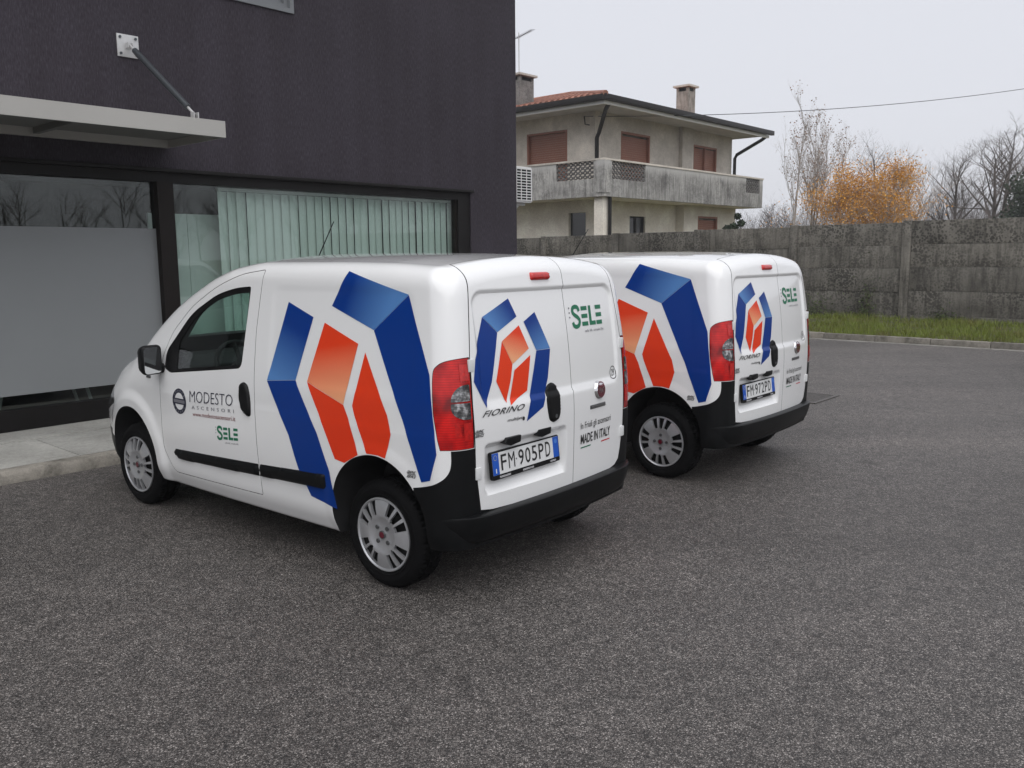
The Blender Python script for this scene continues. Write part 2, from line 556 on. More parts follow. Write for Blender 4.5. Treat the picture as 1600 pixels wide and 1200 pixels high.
def build_van():
    root = empty('delivery_van')
    arches = [arch(c, z, 0.345, s * 0.50, s * 1.1) for c, z in ((-0.012, 0.375), (2.505, 0.362)) for s in (1, -1)]
    B0 = boolean(SOLID, arches, 'DIFFERENCE')
    g = 0.0036
    rear_cut = MB().prism(offs(RD_ALL, g), 'x', -0.95, -0.336)
    tails = [MB().prism(offs(TAIL, 0.002), 'y', s * 0.6735, s * 1.0) for s in (1, -1)]
    fb = [(2.80, 0.12), (3.6, 0.12), (3.6, 0.52), (3.05, 0.49), (2.80, 0.44)]
    hl = rnd([(2.80, 0.70), (3.10, 0.60), (3.6, 0.58), (3.6, 0.78), (3.02, 0.83), (2.86, 0.80)], 0.04)
    cav = [(1.02, 0.42), (2.30, 0.42), (2.42, 0.95), (2.30, 1.22), (2.0, 1.42), (1.70, 1.55), (1.45, 1.62), (1.02, 1.66)]
    ws = rnd([(-0.63, 1.165), (0.63, 1.165), (0.56, 1.60), (-0.56, 1.60)], 0.06)
    cut = [rear_cut] + tails + [MB().prism([(a, 0.12 if b < 0.4 else b) for a, b in offs(BUMP, 0.0015)], 'y', -1.1, 1.1)]
    for s in (1, -1):
        cut.append(MB().prism(offs(DOOR, g), 'y', s * 0.690, s * 1.1))
        cut.append(MB().prism(offs(hl, 0.002), 'y', s * 0.38, s * 1.1))
    cut.append(MB().prism(offs(fb, 0.002), 'y', -1.1, 1.1))
    cut.append(MB().prism(cav, 'y', -0.70, 0.70))
    cut.append(MB().prism(ws, 'x', 1.30, 2.75))
    me = boolean(B0, cut, 'DIFFERENCE')
    finish(me, 'body', [M['paint'], M['dark']], root)
    # rear doors
    d1 = boolean(boolean(B0, [MB().prism(offs(RD_BIG, -g * 0.5), 'x', -0.9, -0.341)], 'INTERSECT'), [], 'DIFFERENCE')
    rd_big = finish(d1, 'rear_door', [M['paint'], M['dark']], root); rd_big['label'] = 'wide left rear door with number plate recess'
    d2 = boolean(B0, [MB().prism(offs(RD_SML, -g * 0.5), 'x', -0.9, -0.341)], 'INTERSECT')
    rd_sml = finish(d2, 'rear_door', [M['paint'], M['dark']], root); rd_sml['label'] = 'narrow right rear door with round badge'
    # front doors
    dl = boolean(boolean(B0, [MB().prism(DOOR, 'y', 0.705, 1.1)], 'INTERSECT'), [MB().prism(WIN, 'y', 0.6, 1.2)], 'DIFFERENCE')
    door_l = finish(dl, 'front_door', [M['paint'], M['dark']], root)
    door_r = link(bpy.data.objects.new('front_door', mirror_mesh(dl)), root)
    # tail lights
    tl = boolean(B0, [MB().prism(offs(TAIL, -0.001), 'y', 0.680, 1.0)], 'INTERSECT')
    tail_l = finish(tl, 'tail_light', [M['lens_red'], M['dark']], root)
    tail_r = link(bpy.data.objects.new('tail_light', mirror_mesh(tl)), root)
    # rear bumper: lower corner cladding plus the step bar
    bc = boolean(boolean(B0, [MB().prism(BUMP, 'y', -1.1, 1.1)], 'INTERSECT'), [MB().prism(offs(RD_ALL, 0.006), 'x', -0.95, -0.33)], 'DIFFERENCE')
    bm = bmesh.new(); bm.from_mesh(bc)
    rows = []
    nth = 90
    for i in range(nth + 1):
        a = RAD(112) + (RAD(248) - RAD(112)) * i / nth
        d = Vector((math.cos(a), math.sin(a), 0)); o = Vector((-0.10, 0, 0.40))
        # parametrise by arc: widen sampling on the rear face
        h = BV.ray_cast(o + d * 3, -d); p, nn = h[0], Vector((h[1].x, h[1].y, 0)).normalized()
        e = 0.002 + 0.056 * (1 - float(sstep(0.60, 0.83, abs(p.y))))
        zt = 0.462
        prof = [(-0.05, zt), (e * 0.5, zt - 0.001), (e - 0.005, zt - 0.002), (e, zt - 0.005), (e + 0.001, zt - 0.014), (e - 0.006, zt - 0.055), (e - 0.018, zt - 0.095), (e - 0.034, zt - 0.132), (e - 0.060, zt - 0.156), (-0.07, zt - 0.164)]
        rows.append([bm.verts.new((p.x + nn.x * q, p.y + nn.y * q, z)) for q, z in prof])
    for i in range(nth):
        for k in range(len(rows[0]) - 1):
            bm.faces.new((rows[i][k], rows[i][k + 1], rows[i + 1][k + 1], rows[i + 1][k]))
    from_bm('rear_bumper', bm, M['plastic'], root, True, 40)
    # front end
    fbm = boolean(B0, [MB().prism(fb, 'y', -1.1, 1.1)], 'INTERSECT')
    finish(fbm, 'front_bumper', [M['plastic'], M['dark']], root)
    h1 = boolean(B0, [MB().prism(hl, 'y', 0.386, 1.1)], 'INTERSECT')
    h_l = finish(h1, 'headlight', [M['lens_clear'], M['dark']], root)
    link(bpy.data.objects.new('headlight', mirror_mesh(h1)), root)
    patch('windscreen', offs(ws, -0.001), P_front, M['glass'], root, off=-0.004, step=0.06)
    gr = rnd([(-0.36, 0.60), (0.36, 0.60), (0.33, 0.70), (-0.33, 0.70)], 0.03)
    patch('grille', gr, P_front, M['plastic'], root, off=0.003, step=0.04)
    return root, door_l, door_r, rd_big, rd_sml, tail_l, tail_r
# ------------------------------------------------------------------ van materials with more in them
def lens_red():
    m, t, b = nodes_of('lens_red')
    v = coords(t)
    wv = N(t, 'ShaderNodeTexWave', wave_type='BANDS', bands_direction='Z'); wv.inputs['Scale'].default_value = 26
    wv.inputs['Distortion'].default_value = 0.6
    L(t, v, wv.inputs['Vector'])
    f = noise(t, v, 9, 2)
    c1 = ramp(t, f, [(0.35, (0.20, 0.001, 0.002)), (0.50, (0.45, 0.003, 0.004)), (0.68, (0.72, 0.010, 0.008))])
    c2 = mixc(t, 0.25, c1, wv.outputs['Color'], 'MULTIPLY')
    L(t, c2, b.inputs['Base Color'])
    b.inputs['Roughness'].default_value = 0.15; b.inputs['Coat Weight'].default_value = 0.2; b.inputs['Coat Roughness'].default_value = 0.02
    return m
M['lens_red'] = lens_red()
M['lens_bright'] = simple('lens_bright_red', (0.50, 0.008, 0.006), 0.22, coat=0.6, var=0.25, vscale=60)
def lens_clear():
    m, t, b = nodes_of('lens_clear')
    v = coords(t)
    wv = N(t, 'ShaderNodeTexWave', wave_type='BANDS', bands_direction='Z'); wv.inputs['Scale'].default_value = 40
    L(t, v, wv.inputs['Vector'])
    f = noise(t, v, 28, 2)
    c = ramp(t, f, [(0.36, (0.04, 0.04, 0.045)), (0.54, (0.17, 0.17, 0.175)), (0.68, (0.70, 0.70, 0.72))])
    c = mixc(t, 0.4, c, wv.outputs['Color'], 'MULTIPLY')
    L(t, c, b.inputs['Base Color']); b.inputs['Metallic'].default_value = 0.55; b.inputs['Roughness'].default_value = 0.22
    b.inputs['Coat Weight'].default_value = 1
    return m
M['lens_clear'] = lens_clear()
def glass(name, tint, refl=1.0, mult=1.15):
    m = bpy.data.materials.new(name); m.use_nodes = True; t = m.node_tree; t.nodes.clear()
    o = t.nodes.new('ShaderNodeOutputMaterial'); mx = t.nodes.new('ShaderNodeMixShader')
    tr = t.nodes.new('ShaderNodeBsdfTransparent'); gl = t.nodes.new('ShaderNodeBsdfGlossy')
    ge = t.nodes.new('ShaderNodeNewGeometry'); dt = N(t, 'ShaderNodeVectorMath', operation='DOT_PRODUCT')
    L(t, ge.outputs['Incoming'], dt.inputs[0]); L(t, ge.outputs['Normal'], dt.inputs[1])
    ab = N(t, 'ShaderNodeMath', operation='ABSOLUTE'); L(t, dt.outputs['Value'], ab.inputs[0])
    om = N(t, 'ShaderNodeMath', operation='SUBTRACT', use_clamp=True); om.inputs[0].default_value = 1.0; L(t, ab.outputs[0], om.inputs[1])
    pw = N(t, 'ShaderNodeMath', operation='POWER'); L(t, om.outputs[0], pw.inputs[0]); pw.inputs[1].default_value = 5.0
    fr = N(t, 'ShaderNodeMath', operation='MULTIPLY_ADD'); L(t, pw.outputs[0], fr.inputs[0]); fr.inputs[1].default_value = 0.96; fr.inputs[2].default_value = 0.04
    tr.inputs['Color'].default_value = (*tint, 1); gl.inputs['Roughness'].default_value = 0.005
    gl.inputs['Color'].default_value = (refl, refl, refl, 1)
    mu = N(t, 'ShaderNodeMath', operation='MULTIPLY'); mu.inputs[1].default_value = mult
    L(t, fr.outputs[0], mu.inputs[0]); mu.use_clamp = True
    L(t, mu.outputs[0], mx.inputs['Fac']); L(t, tr.outputs[0], mx.inputs[1]); L(t, gl.outputs[0], mx.inputs[2]); L(t, mx.outputs[0], o.inputs['Surface'])
    return m
M['glass'] = glass('van_glass', (0.70, 0.82, 0.78))
M['seal'] = simple('window_seal', (0.004, 0.004, 0.0045), 0.6, spec=0.2)
M['trim'] = simple('cab_trim', (0.009, 0.009, 0.010), 0.7, var=0.2)
M['seat'] = simple('seat_fabric', (0.025, 0.027, 0.031), 0.9, var=0.3, vscale=120)
M['chrome'] = simple('chrome', (0.75, 0.75, 0.76), 0.12, metal=1.0)
M['grey_badge'] = simple('badge_grey', (0.16, 0.165, 0.17), 0.3, metal=0.7)
M['mirror_glass'] = simple('mirror_glass', (0.8, 0.82, 0.83), 0.02, metal=1.0)
M['ink'] = simple('ink_navy', (0.012, 0.014, 0.035), 0.4)
M['ink_black'] = simple('ink_black', (0.012, 0.012, 0.013), 0.4)
M['ink_grey'] = simple('ink_grey', (0.16, 0.16, 0.18), 0.5)
M['ink_red'] = simple('ink_maroon', (0.18, 0.03, 0.035), 0.5)
M['ink_green'] = simple('ink_green', (0.006, 0.155, 0.075), 0.4)
M['flag_red'] = simple('ink_red', (0.55, 0.02, 0.03), 0.4)
M['lettering'] = simple('raised_letters', (0.10, 0.10, 0.105), 0.3, metal=0.8)
M['badge_red'] = simple('badge_red', (0.11, 0.006, 0.018), 0.25, coat=1)
M['plate_white'] = simple('plate_white', (0.72, 0.73, 0.73), 0.4, var=0.03)
M['plate_blue'] = simple('plate_blue', (0.01, 0.09, 0.48), 0.35)
M['hinge'] = simple('hinge_white', (0.70, 0.71, 0.71), 0.4)
def print_mat():
    m, t, b = nodes_of('livery_print')
    a = N(t, 'ShaderNodeVertexColor', layer_name='print'); L(t, a.outputs['Color'], b.inputs['Base Color'])
    b.inputs['Roughness'].default_value = 0.32; b.inputs['Coat Weight'].default_value = 0.0; b.inputs['Specular IOR Level'].default_value = 0.32
    b.inputs['Coat Roughness'].default_value = 0.06
    return m
M['print'] = print_mat()

_text_cache = {}
def text_2d(s, bold=0.0, spacing=1.0):
    key = (s, bold, spacing)
    if key in _text_cache: return _text_cache[key]
    cu = bpy.data.curves.new('t', 'FONT'); cu.body = s; cu.size = 1.0; cu.offset = bold; cu.resolution_u = 3
    cu.space_character = spacing
    o = bpy.data.objects.new('t', cu); COL.objects.link(o)
    dg = bpy.context.evaluated_depsgraph_get(); dg.update()
    me = bpy.data.meshes.new_from_object(o.evaluated_get(dg))
    v = np.array([tuple(p.co)[:2] for p in me.vertices]); f = [tuple(p.vertices) for p in me.polygons]
    bpy.data.objects.remove(o, do_unlink=True); bpy.data.curves.remove(cu)
    v = (v - v.min(0)) / (v.max(0) - v.min(0))
    _text_cache[key] = (v, f); return v, f

def text(name, s, proj, box, mat, parent, bold=0.0, spacing=1.0, shear=0.0, off=0.0028, split=False):
    """box=(a_left,a_right,b_bottom,b_top[,b_bottom_right,b_top_right]); letters run from a_left to a_right"""
    v, f = text_2d(s, bold, spacing)
    a0, a1, b0, b1 = box[:4]; b2, b3 = (box[4], box[5]) if len(box) > 4 else (b0, b1)
    V = []; 
    for x, y in v:
        lo = b0 + (b2 - b0) * x; hi = b1 + (b3 - b1) * x
        q, nn = proj(a0 + (a1 - a0) * (x + shear * (y - 0.5)), lo + (hi - lo) * y)
        V.append(q + nn * off)
    F = []
    for q in f:
        n = (V[q[1]] - V[q[0]]).cross(V[q[2]] - V[q[0]]); p, nn = proj(*((a0 + a1) / 2, (b0 + b1) / 2))
        F.append(q if n.dot(nn) >= 0 else tuple(reversed(q)))
    if split:                                           # one object per letter
        root_ = list(range(len(V)))
        def find(i):
            while root_[i] != i: root_[i] = root_[root_[i]]; i = root_[i]
            return i
        for q in F:
            for k in q[1:]: root_[find(k)] = find(q[0])
        isl = {}
        for q in F: isl.setdefault(find(q[0]), []).append(q)
        for fs in isl.values():
            ids = sorted({i for q in fs for i in q}); mp = {i: k for k, i in enumerate(ids)}
            mk(name, [V[i] for i in ids], [tuple(mp[i] for i in q) for q in fs], mat, parent)
        return None
    return mk(name, V, F, mat, parent)

BLUE, BLUE_HI = (0.0, 0.034, 0.225), (0.085, 0.22, 0.50)
ORG, ORG_HI = (0.76, 0.048, 0.010), (0.86, 0.40, 0.21)

def livery(root, proj, mir=False):
    S = [
        ([(0.713, 1.471), (0.490, 1.396), (0.613, 1.051), (0.869, 1.028)], ((0.62, 1.32), BLUE), ((0.73, 1.03), BLUE_HI)),
        ([(0.869, 1.026), (0.613, 1.049), (0.428, 0.781), (0.335, 0.585), (0.290, 0.383), (0.51, 0.418), (0.601, 0.558), (0.675, 0.738)], ((0.8, 1.0), BLUE), ((0.3, 0.4), BLUE)),
        ([(0.394, 1.371), (0.122, 1.275), (0.213, 0.957), (0.513, 1.051)], ((0.30, 1.26), ORG), ((0.25, 0.97), ORG_HI)),
        ([(0.513, 1.049), (0.213, 0.955), (0.177, 0.891), (0.100, 0.708), (0.205, 0.652), (0.285, 0.660), (0.411, 0.889)], ((0.4, 1.0), ORG), ((0.2, 0.7), (0.72, 0.040, 0.009))),
        ([(0.066, 1.235), (-0.111, 0.934), (-0.138, 0.843), (-0.100, 0.717), (-0.05, 0.7255), (0.0, 0.7255), (0.036, 0.724), (0.128, 0.908), (0.145, 0.958)], ((0.0, 1.2), ORG), ((0, 0.7), (0.72, 0.040, 0.009))),
        ([(0.234, 1.640), (-0.217, 1.53), (0.011, 1.349), (0.343, 1.46), (0.245, 1.62)], ((0.22, 1.52), BLUE), ((-0.06, 1.40), BLUE_HI)),
        ([(-0.217, 1.528), (-0.385, 1.155), (-0.424, 0.892), (-0.436, 0.779), (-0.398, 0.648), (-0.341, 0.632), (-0.217, 0.923), (0.011, 1.347)], ((0, 1.3), BLUE), ((0, 0.7), BLUE)),
    ]
    for poly, g0, g1 in S:
        o = patch('livery_sticker', poly, proj, M['print'], root, 0.0018, 0.016, grad=(g0, g1))

def rear_livery(door):
    S = [
        ([(0.346, 1.500), (0.300, 1.407), (0.454, 1.338), (0.545, 1.418)], ((0.36, 1.46), BLUE), ((0.47, 1.37), BLUE_HI)),
        ([(0.546, 1.417), (0.455, 1.336), (0.526, 1.10), (0.586, 0.981), (0.658, 1.116), (0.636, 1.221)], ((0, 1.3), BLUE), ((0, 0.9), BLUE)),
        ([(0.292, 1.362), (0.234, 1.24), (0.368, 1.173), (0.429, 1.292)], ((0.30, 1.32), ORG), ((0.34, 1.19), ORG_HI)),
        ([(0.430, 1.290), (0.370, 1.172), (0.393, 1.091), (0.438, 0.986), (0.495, 1.10)], ((0, 1.3), ORG), ((0, 0.9), ORG)),
        ([(0.227, 1.206), (0.273, 1.028), (0.418, 0.972), (0.359, 1.141)], ((0, 1.3), ORG), ((0, 0.9), ORG)),
        ([(0.155, 1.422), (0.059, 1.226), (0.176, 1.226), (0.251, 1.378)], ((0.18, 1.38), BLUE), ((0.12, 1.23), BLUE_HI)),
        ([(0.059, 1.224), (0.098, 1.074), (0.165, 0.93), (0.302, 0.874), (0.176, 1.224)], ((0, 1.3), BLUE), ((0, 0.9), BLUE)),
    ]
    for poly, g0, g1 in S:
        patch('livery_sticker', poly, P_rear, M['print'], door, 0.0018, 0.010, grad=(g0, g1))

def rect(a0, a1, b0, b1): return [(a0, b0), (a1, b0), (a1, b1), (a0, b1)]
def disc(ca, cb, ra, rb, n=28): return [(ca + ra * math.cos(2 * math.pi * k / n), cb + rb * math.sin(2 * math.pi * k / n)) for k in range(n)]

def sele(proj, a0, a1, b0, b1, parent, db=0.0):
    """green SELE mark with barred letters, three dots before it and a small line under it"""
    W = a1 - a0; H = b1 - b0
    def P(u, v): return (a0 + W * u, b0 + H * v + db * u)
    for u0, u1 in ((0.30, 0.50), (0.79, 0.99)):
        for v in (0.0, 0.39, 0.78):
            patch('green_letter_bar', [P(u0, v), P(u1, v), P(u1, v + 0.21), P(u0, v + 0.21)], proj, M['ink_green'], parent, 0.0016, 0.05)
    patch('green_letter', [P(0.55, 0), P(0.76, 0), P(0.76, 0.21), P(0.63, 0.21), P(0.63, 1), P(0.55, 1)], proj, M['ink_green'], parent, 0.0016, 0.05)
    pts = [(0.23, 0.76), (0.20, 0.94), (0.12, 1.0), (0.04, 0.93), (0.03, 0.74), (0.08, 0.60), (0.17, 0.47), (0.225, 0.30), (0.20, 0.09), (0.12, 0.0), (0.04, 0.06), (0.01, 0.24)]
    c = spline(pts, 4); hw = 0.036; left = []; right = []
    for i, p in enumerate(c):
        q = Vector(c[min(i + 1, len(c) - 1)]) - Vector(c[max(i - 1, 0)]); q = Vector((q.x * abs(W), q.y * H)).normalized(); n = Vector((-q.y, q.x)) * hw * abs(W)
        left.append((p[0] + n.x / abs(W), p[1] + n.y / H)); right.append((p[0] - n.x / abs(W), p[1] - n.y / H))
    V = []; F = []
    for i in range(len(c)):
        for w in (left[i], right[i]):
            q, nn = proj(*P(*w)); V.append(q + nn * 0.0016)
    for i in range(len(c) - 1): F.append((2 * i, 2 * i + 1, 2 * i + 3, 2 * i + 2))
    q, nn = proj(*P(0.5, 0.5))
    n = (V[1] - V[0]).cross(V[3] - V[0])
    if n.dot(nn) < 0: F = [tuple(reversed(f)) for f in F]
    mk('green_letter', V, F, M['ink_green'], parent)
    for v in (0.95, 0.72, 0.49):
        patch('dot', [P(-0.075 + 0.02 * math.cos(k), v + 0.045 * math.sin(k)) for k in np.linspace(0, 2 * math.pi, 9)[:-1]], proj, M['ink_grey'], parent, 0.0016, 0.05)
    text('small_print', 'safe lift. simple life.', proj, (*(P(0.36, 0)[0], P(1.02, 0)[0]), b0 - H * 0.36 + db * 0.3, b0 - H * 0.19 + db * 0.3, b0 - H * 0.36 + db, b0 - H * 0.19 + db), M['ink_grey'], parent)

# ------------------------------------------------------------------ wheels
def make_wheel():
    w = empty('wheel')
    # tyre: lathe with grooves and shoulder blocks; axle along +y, outer face at y=0.8 side -> local y from -0.185 to 0
    R0 = 0.2915
    prof = [(0.186, -0.020), (0.196, -0.006), (0.205, -0.001), (0.213, 0.0035), (0.216, 0.0015), (0.224, 0.004), (0.243, 0.0045), (0.246, 0.0025), (0.250, 0.0025), (0.262, -0.004), (0.276, -0.014), (0.284, -0.022)]
    tread = [(0.2885, -0.030), (0.2905, -0.042), (R0, -0.055), (R0 - 0.007, -0.057), (R0 - 0.007, -0.063), (R0, -0.065), (R0, -0.086), (R0 - 0.007, -0.088), (R0 - 0.007, -0.096), (R0, -0.098)]
    half = prof + tread
    full = half + [(r, -0.184 - y) for r, y in reversed(half)]
    n = 180; V = []; F = []; m = len(full)
    for k in range(n):
        a = 2 * math.pi * k / n
        for j, (r, y) in enumerate(full):
            rr = r
            if r > 0.283 and k % 3 == 0 and not (len(prof) + 2 < j < m - len(prof) - 3): rr -= 0.006
            elif r > 0.290 and (k + j) % 6 == 0: rr -= 0.005
            z = rr * math.sin(a)
            V.append((rr * math.cos(a), y, max(z, -0.2862)))
    for k in range(n):
        k2 = (k + 1) % n
        for j in range(m - 1): F.append((k * m + j, k * m + j + 1, k2 * m + j + 1, k2 * m + j))
    mk('tyre', V, F, M['rubber'], w, True, 30)
    # hubcap
    h = empty('hubcap'); h.parent = w
    rings = [0.0, 0.024, 0.045, 0.066, 0.088, 0.098, 0.108, 0.14, 0.172, 0.183, 0.190, 0.1950, 0.1985]
    hy = [-0.002, -0.002, -0.002, -0.001, 0.007, 0.010, 0.0105, 0.007, 0.000, -0.003, 0.002, 0.001, -0.014]
    nt_ = 120; bm = bmesh.new()
    vs = [[bm.verts.new((r * math.cos(RAD(3 * k)), y, r * math.sin(RAD(3 * k)))) for k in range(nt_)] if r > 0 else [bm.verts.new((0, y, 0))] for r, y in zip(rings, hy)]
    def slot(i, k):
        if not (5 <= i <= 8): return False
        q = (k + 5) % 30                                # wide spoke centred on 0 degrees
        if q < 11: return False
        q -= 11
        if i == 5: return q in (8, 9, 10)
        return q in (0, 1, 2, 3, 4, 7, 8, 9, 10, 11, 14, 15, 16, 17, 18)
    for i in range(len(rings) - 1):
        for k in range(nt_):
            k2 = (k + 1) % nt_
            if i == 0: bm.faces.new((vs[0][0], vs[1][k], vs[1][k2]))
            elif not slot(i, k): bm.faces.new((vs[i][k], vs[i + 1][k], vs[i + 1][k2], vs[i][k2]))
    bmesh.ops.recalc_face_normals(bm, faces=bm.faces[:])
    if sum(f.normal.y for f in bm.faces) < 0: bmesh.ops.reverse_faces(bm, faces=bm.faces[:])
    edge = [e for e in bm.edges if e.is_boundary]
    r = bmesh.ops.extrude_edge_only(bm, edges=edge)
    for v in [g for g in r['geom'] if isinstance(g, bmesh.types.BMVert)]:
        v.co.y -= 0.016; v.co.x *= 0.992; v.co.z *= 0.992
    bmesh.ops.recalc_face_normals(bm, faces=bm.faces[:])
    cap = from_bm('wheel_trim', bm, M['silver'], w, True, 32)
    bpy.data.objects.remove(h, do_unlink=True)
    bo = []
    for k in range(4):
        mb = MB()
        a = RAD(45 + 90 * k); cx, cz = 0.052 * math.cos(a), 0.052 * math.sin(a)
        mb.prism([(cx + 0.0115 * math.cos(q), cz + 0.0115 * math.sin(q)) for q in np.linspace(0, 2 * math.pi, 15)[:-1]], 'y', 0.000, 0.0052)
        mb.build('bolt_recess', M['grey_badge'], w)
    MB().prism([(0.022 * math.cos(q), 0.022 * math.sin(q)) for q in np.linspace(0, 2 * math.pi, 25)[:-1]], 'y', 0.0, 0.0065).build('centre_ring', M['grey_badge'], w)
    MB().prism([(0.0165 * math.cos(q), 0.0165 * math.sin(q)) for q in np.linspace(0, 2 * math.pi, 25)[:-1]], 'y', 0.001, 0.0080).build('centre_badge', M['badge_red'], w)
    MB().prism([(0.19 * math.cos(q), 0.19 * math.sin(q)) for q in np.linspace(0, 2 * math.pi, 49)[:-1]], 'y', -0.14, -0.022).build('steel_rim', M['steel'], w, True)
    return w
M['steel'] = simple('steel_rim', (0.006, 0.006, 0.0065), 0.6, spec=0.2)

def lettering_plate(van, txt, label):
    # mounted on the rear door, in the recess
    pl = empty('licence_plate'); pl.parent = van
    def PX(a, b):                                       # flat tilted plane of the plate
        return Vector((-0.5455 + (b - 0.68) * 0.11 + 0.010 * ((a - 0.28) / 0.3) * 0, a, b)), Vector((-0.994, 0, 0.109))
    def slab(name, poly, mat, o0, o1):
        q = []
        for d in (o0, o1):
            for a, b in poly: p, n = PX(a, b); q.append(p + n * d)
        n = len(poly); f = [tuple(range(n)), tuple(range(2 * n - 1, n - 1, -1))] + [(i + n, (i + 1) % n + n, (i + 1) % n, i) for i in range(n)]
        bm = bmesh.new(); vs = [bm.verts.new(v) for v in q]
        for k in f: bm.faces.new([vs[i] for i in k])
        bmesh.ops.recalc_face_normals(bm, faces=bm.faces[:])
        return from_bm(name, bm, mat, pl)
    A0, A1 = 0.566, 0.004                               # left and right end as read
    slab('plate_frame', rnd(rect(A1, A0, 0.612, 0.752), 0.012), M['black'], -0.012, 0.006)
    slab('plate_face', rect(A1 + 0.007, A0 - 0.007, 0.636, 0.745), M['plate_white'], 0.0, 0.0075)
    for q in ((A0 - 0.007, A0 - 0.055), (A1 + 0.055, A1 + 0.007)):
        slab('blue_band', rect(q[1], q[0], 0.6365, 0.7445), M['plate_blue'], 0.004, 0.0083)
    def tx(s, box, mat, bold, name='plate_character'):
        v, f = text_2d(s, bold); V = []
        for x, y in v:
            p, n = PX(box[0] + (box[1] - box[0]) * x, box[2] + (box[3] - box[2]) * y); V.append(p + n * 0.009)
        F = []
        for q in f:
            n = (V[q[1]] - V[q[0]]).cross(V[q[2]] - V[q[0]]); F.append(q if n.x < 0 else tuple(reversed(q)))
        mk(name, V, F, mat, pl)
    xs = [0.495, 0.436, 0.355, 0.300, 0.245, 0.186, 0.128]; cw = 0.043
    for ch, x in zip(txt.replace(' ', ''), xs):
        tx(ch, (x, x - (0.050 if ch == 'M' else cw), 0.652, 0.731), M['ink_black'], 0.0 if ch == 'M' else 0.006)
    tx('I', (0.539, 0.532, 0.645, 0.668), M['plate_white'], 0.01)
    slab('dot', disc(0.373, 0.690, 0.005, 0.005, 10), M['ink_grey'], 0.007, 0.0088)
    for k in range(12):
        a = 2 * math.pi * k / 12
        slab('star', disc(0.536 + 0.012 * math.cos(a), 0.722 + 0.012 * math.sin(a), 0.0018, 0.0018, 5), simple('star_yellow', (0.6, 0.5, 0.1), 0.5) if 'star_yellow' not in bpy.data.materials else bpy.data.materials['star_yellow'], 0.007, 0.0092)
    slab('blue_ring', disc(0.035, 0.722, 0.013, 0.013, 16), bpy.data.materials.get('ring_blue') or simple('ring_blue', (0.06, 0.20, 0.6), 0.4), 0.007, 0.0090)
    tx('DEALER', (0.505, 0.42, 0.617, 0.627), M['plate_white'], 0.02, 'frame_print') if False else None
    for a0, a1 in ((0.51, 0.425), (0.325, 0.235), (0.09, 0.04)):
        slab('frame_print', rect(a1, a0, 0.6175, 0.627), M['ink_pale'], 0.004, 0.0068)
    if label: pl['label'] = label
    return pl
M['ink_pale'] = simple('ink_pale', (0.35, 0.35, 0.36), 0.5, var=0.8, vscale=250)

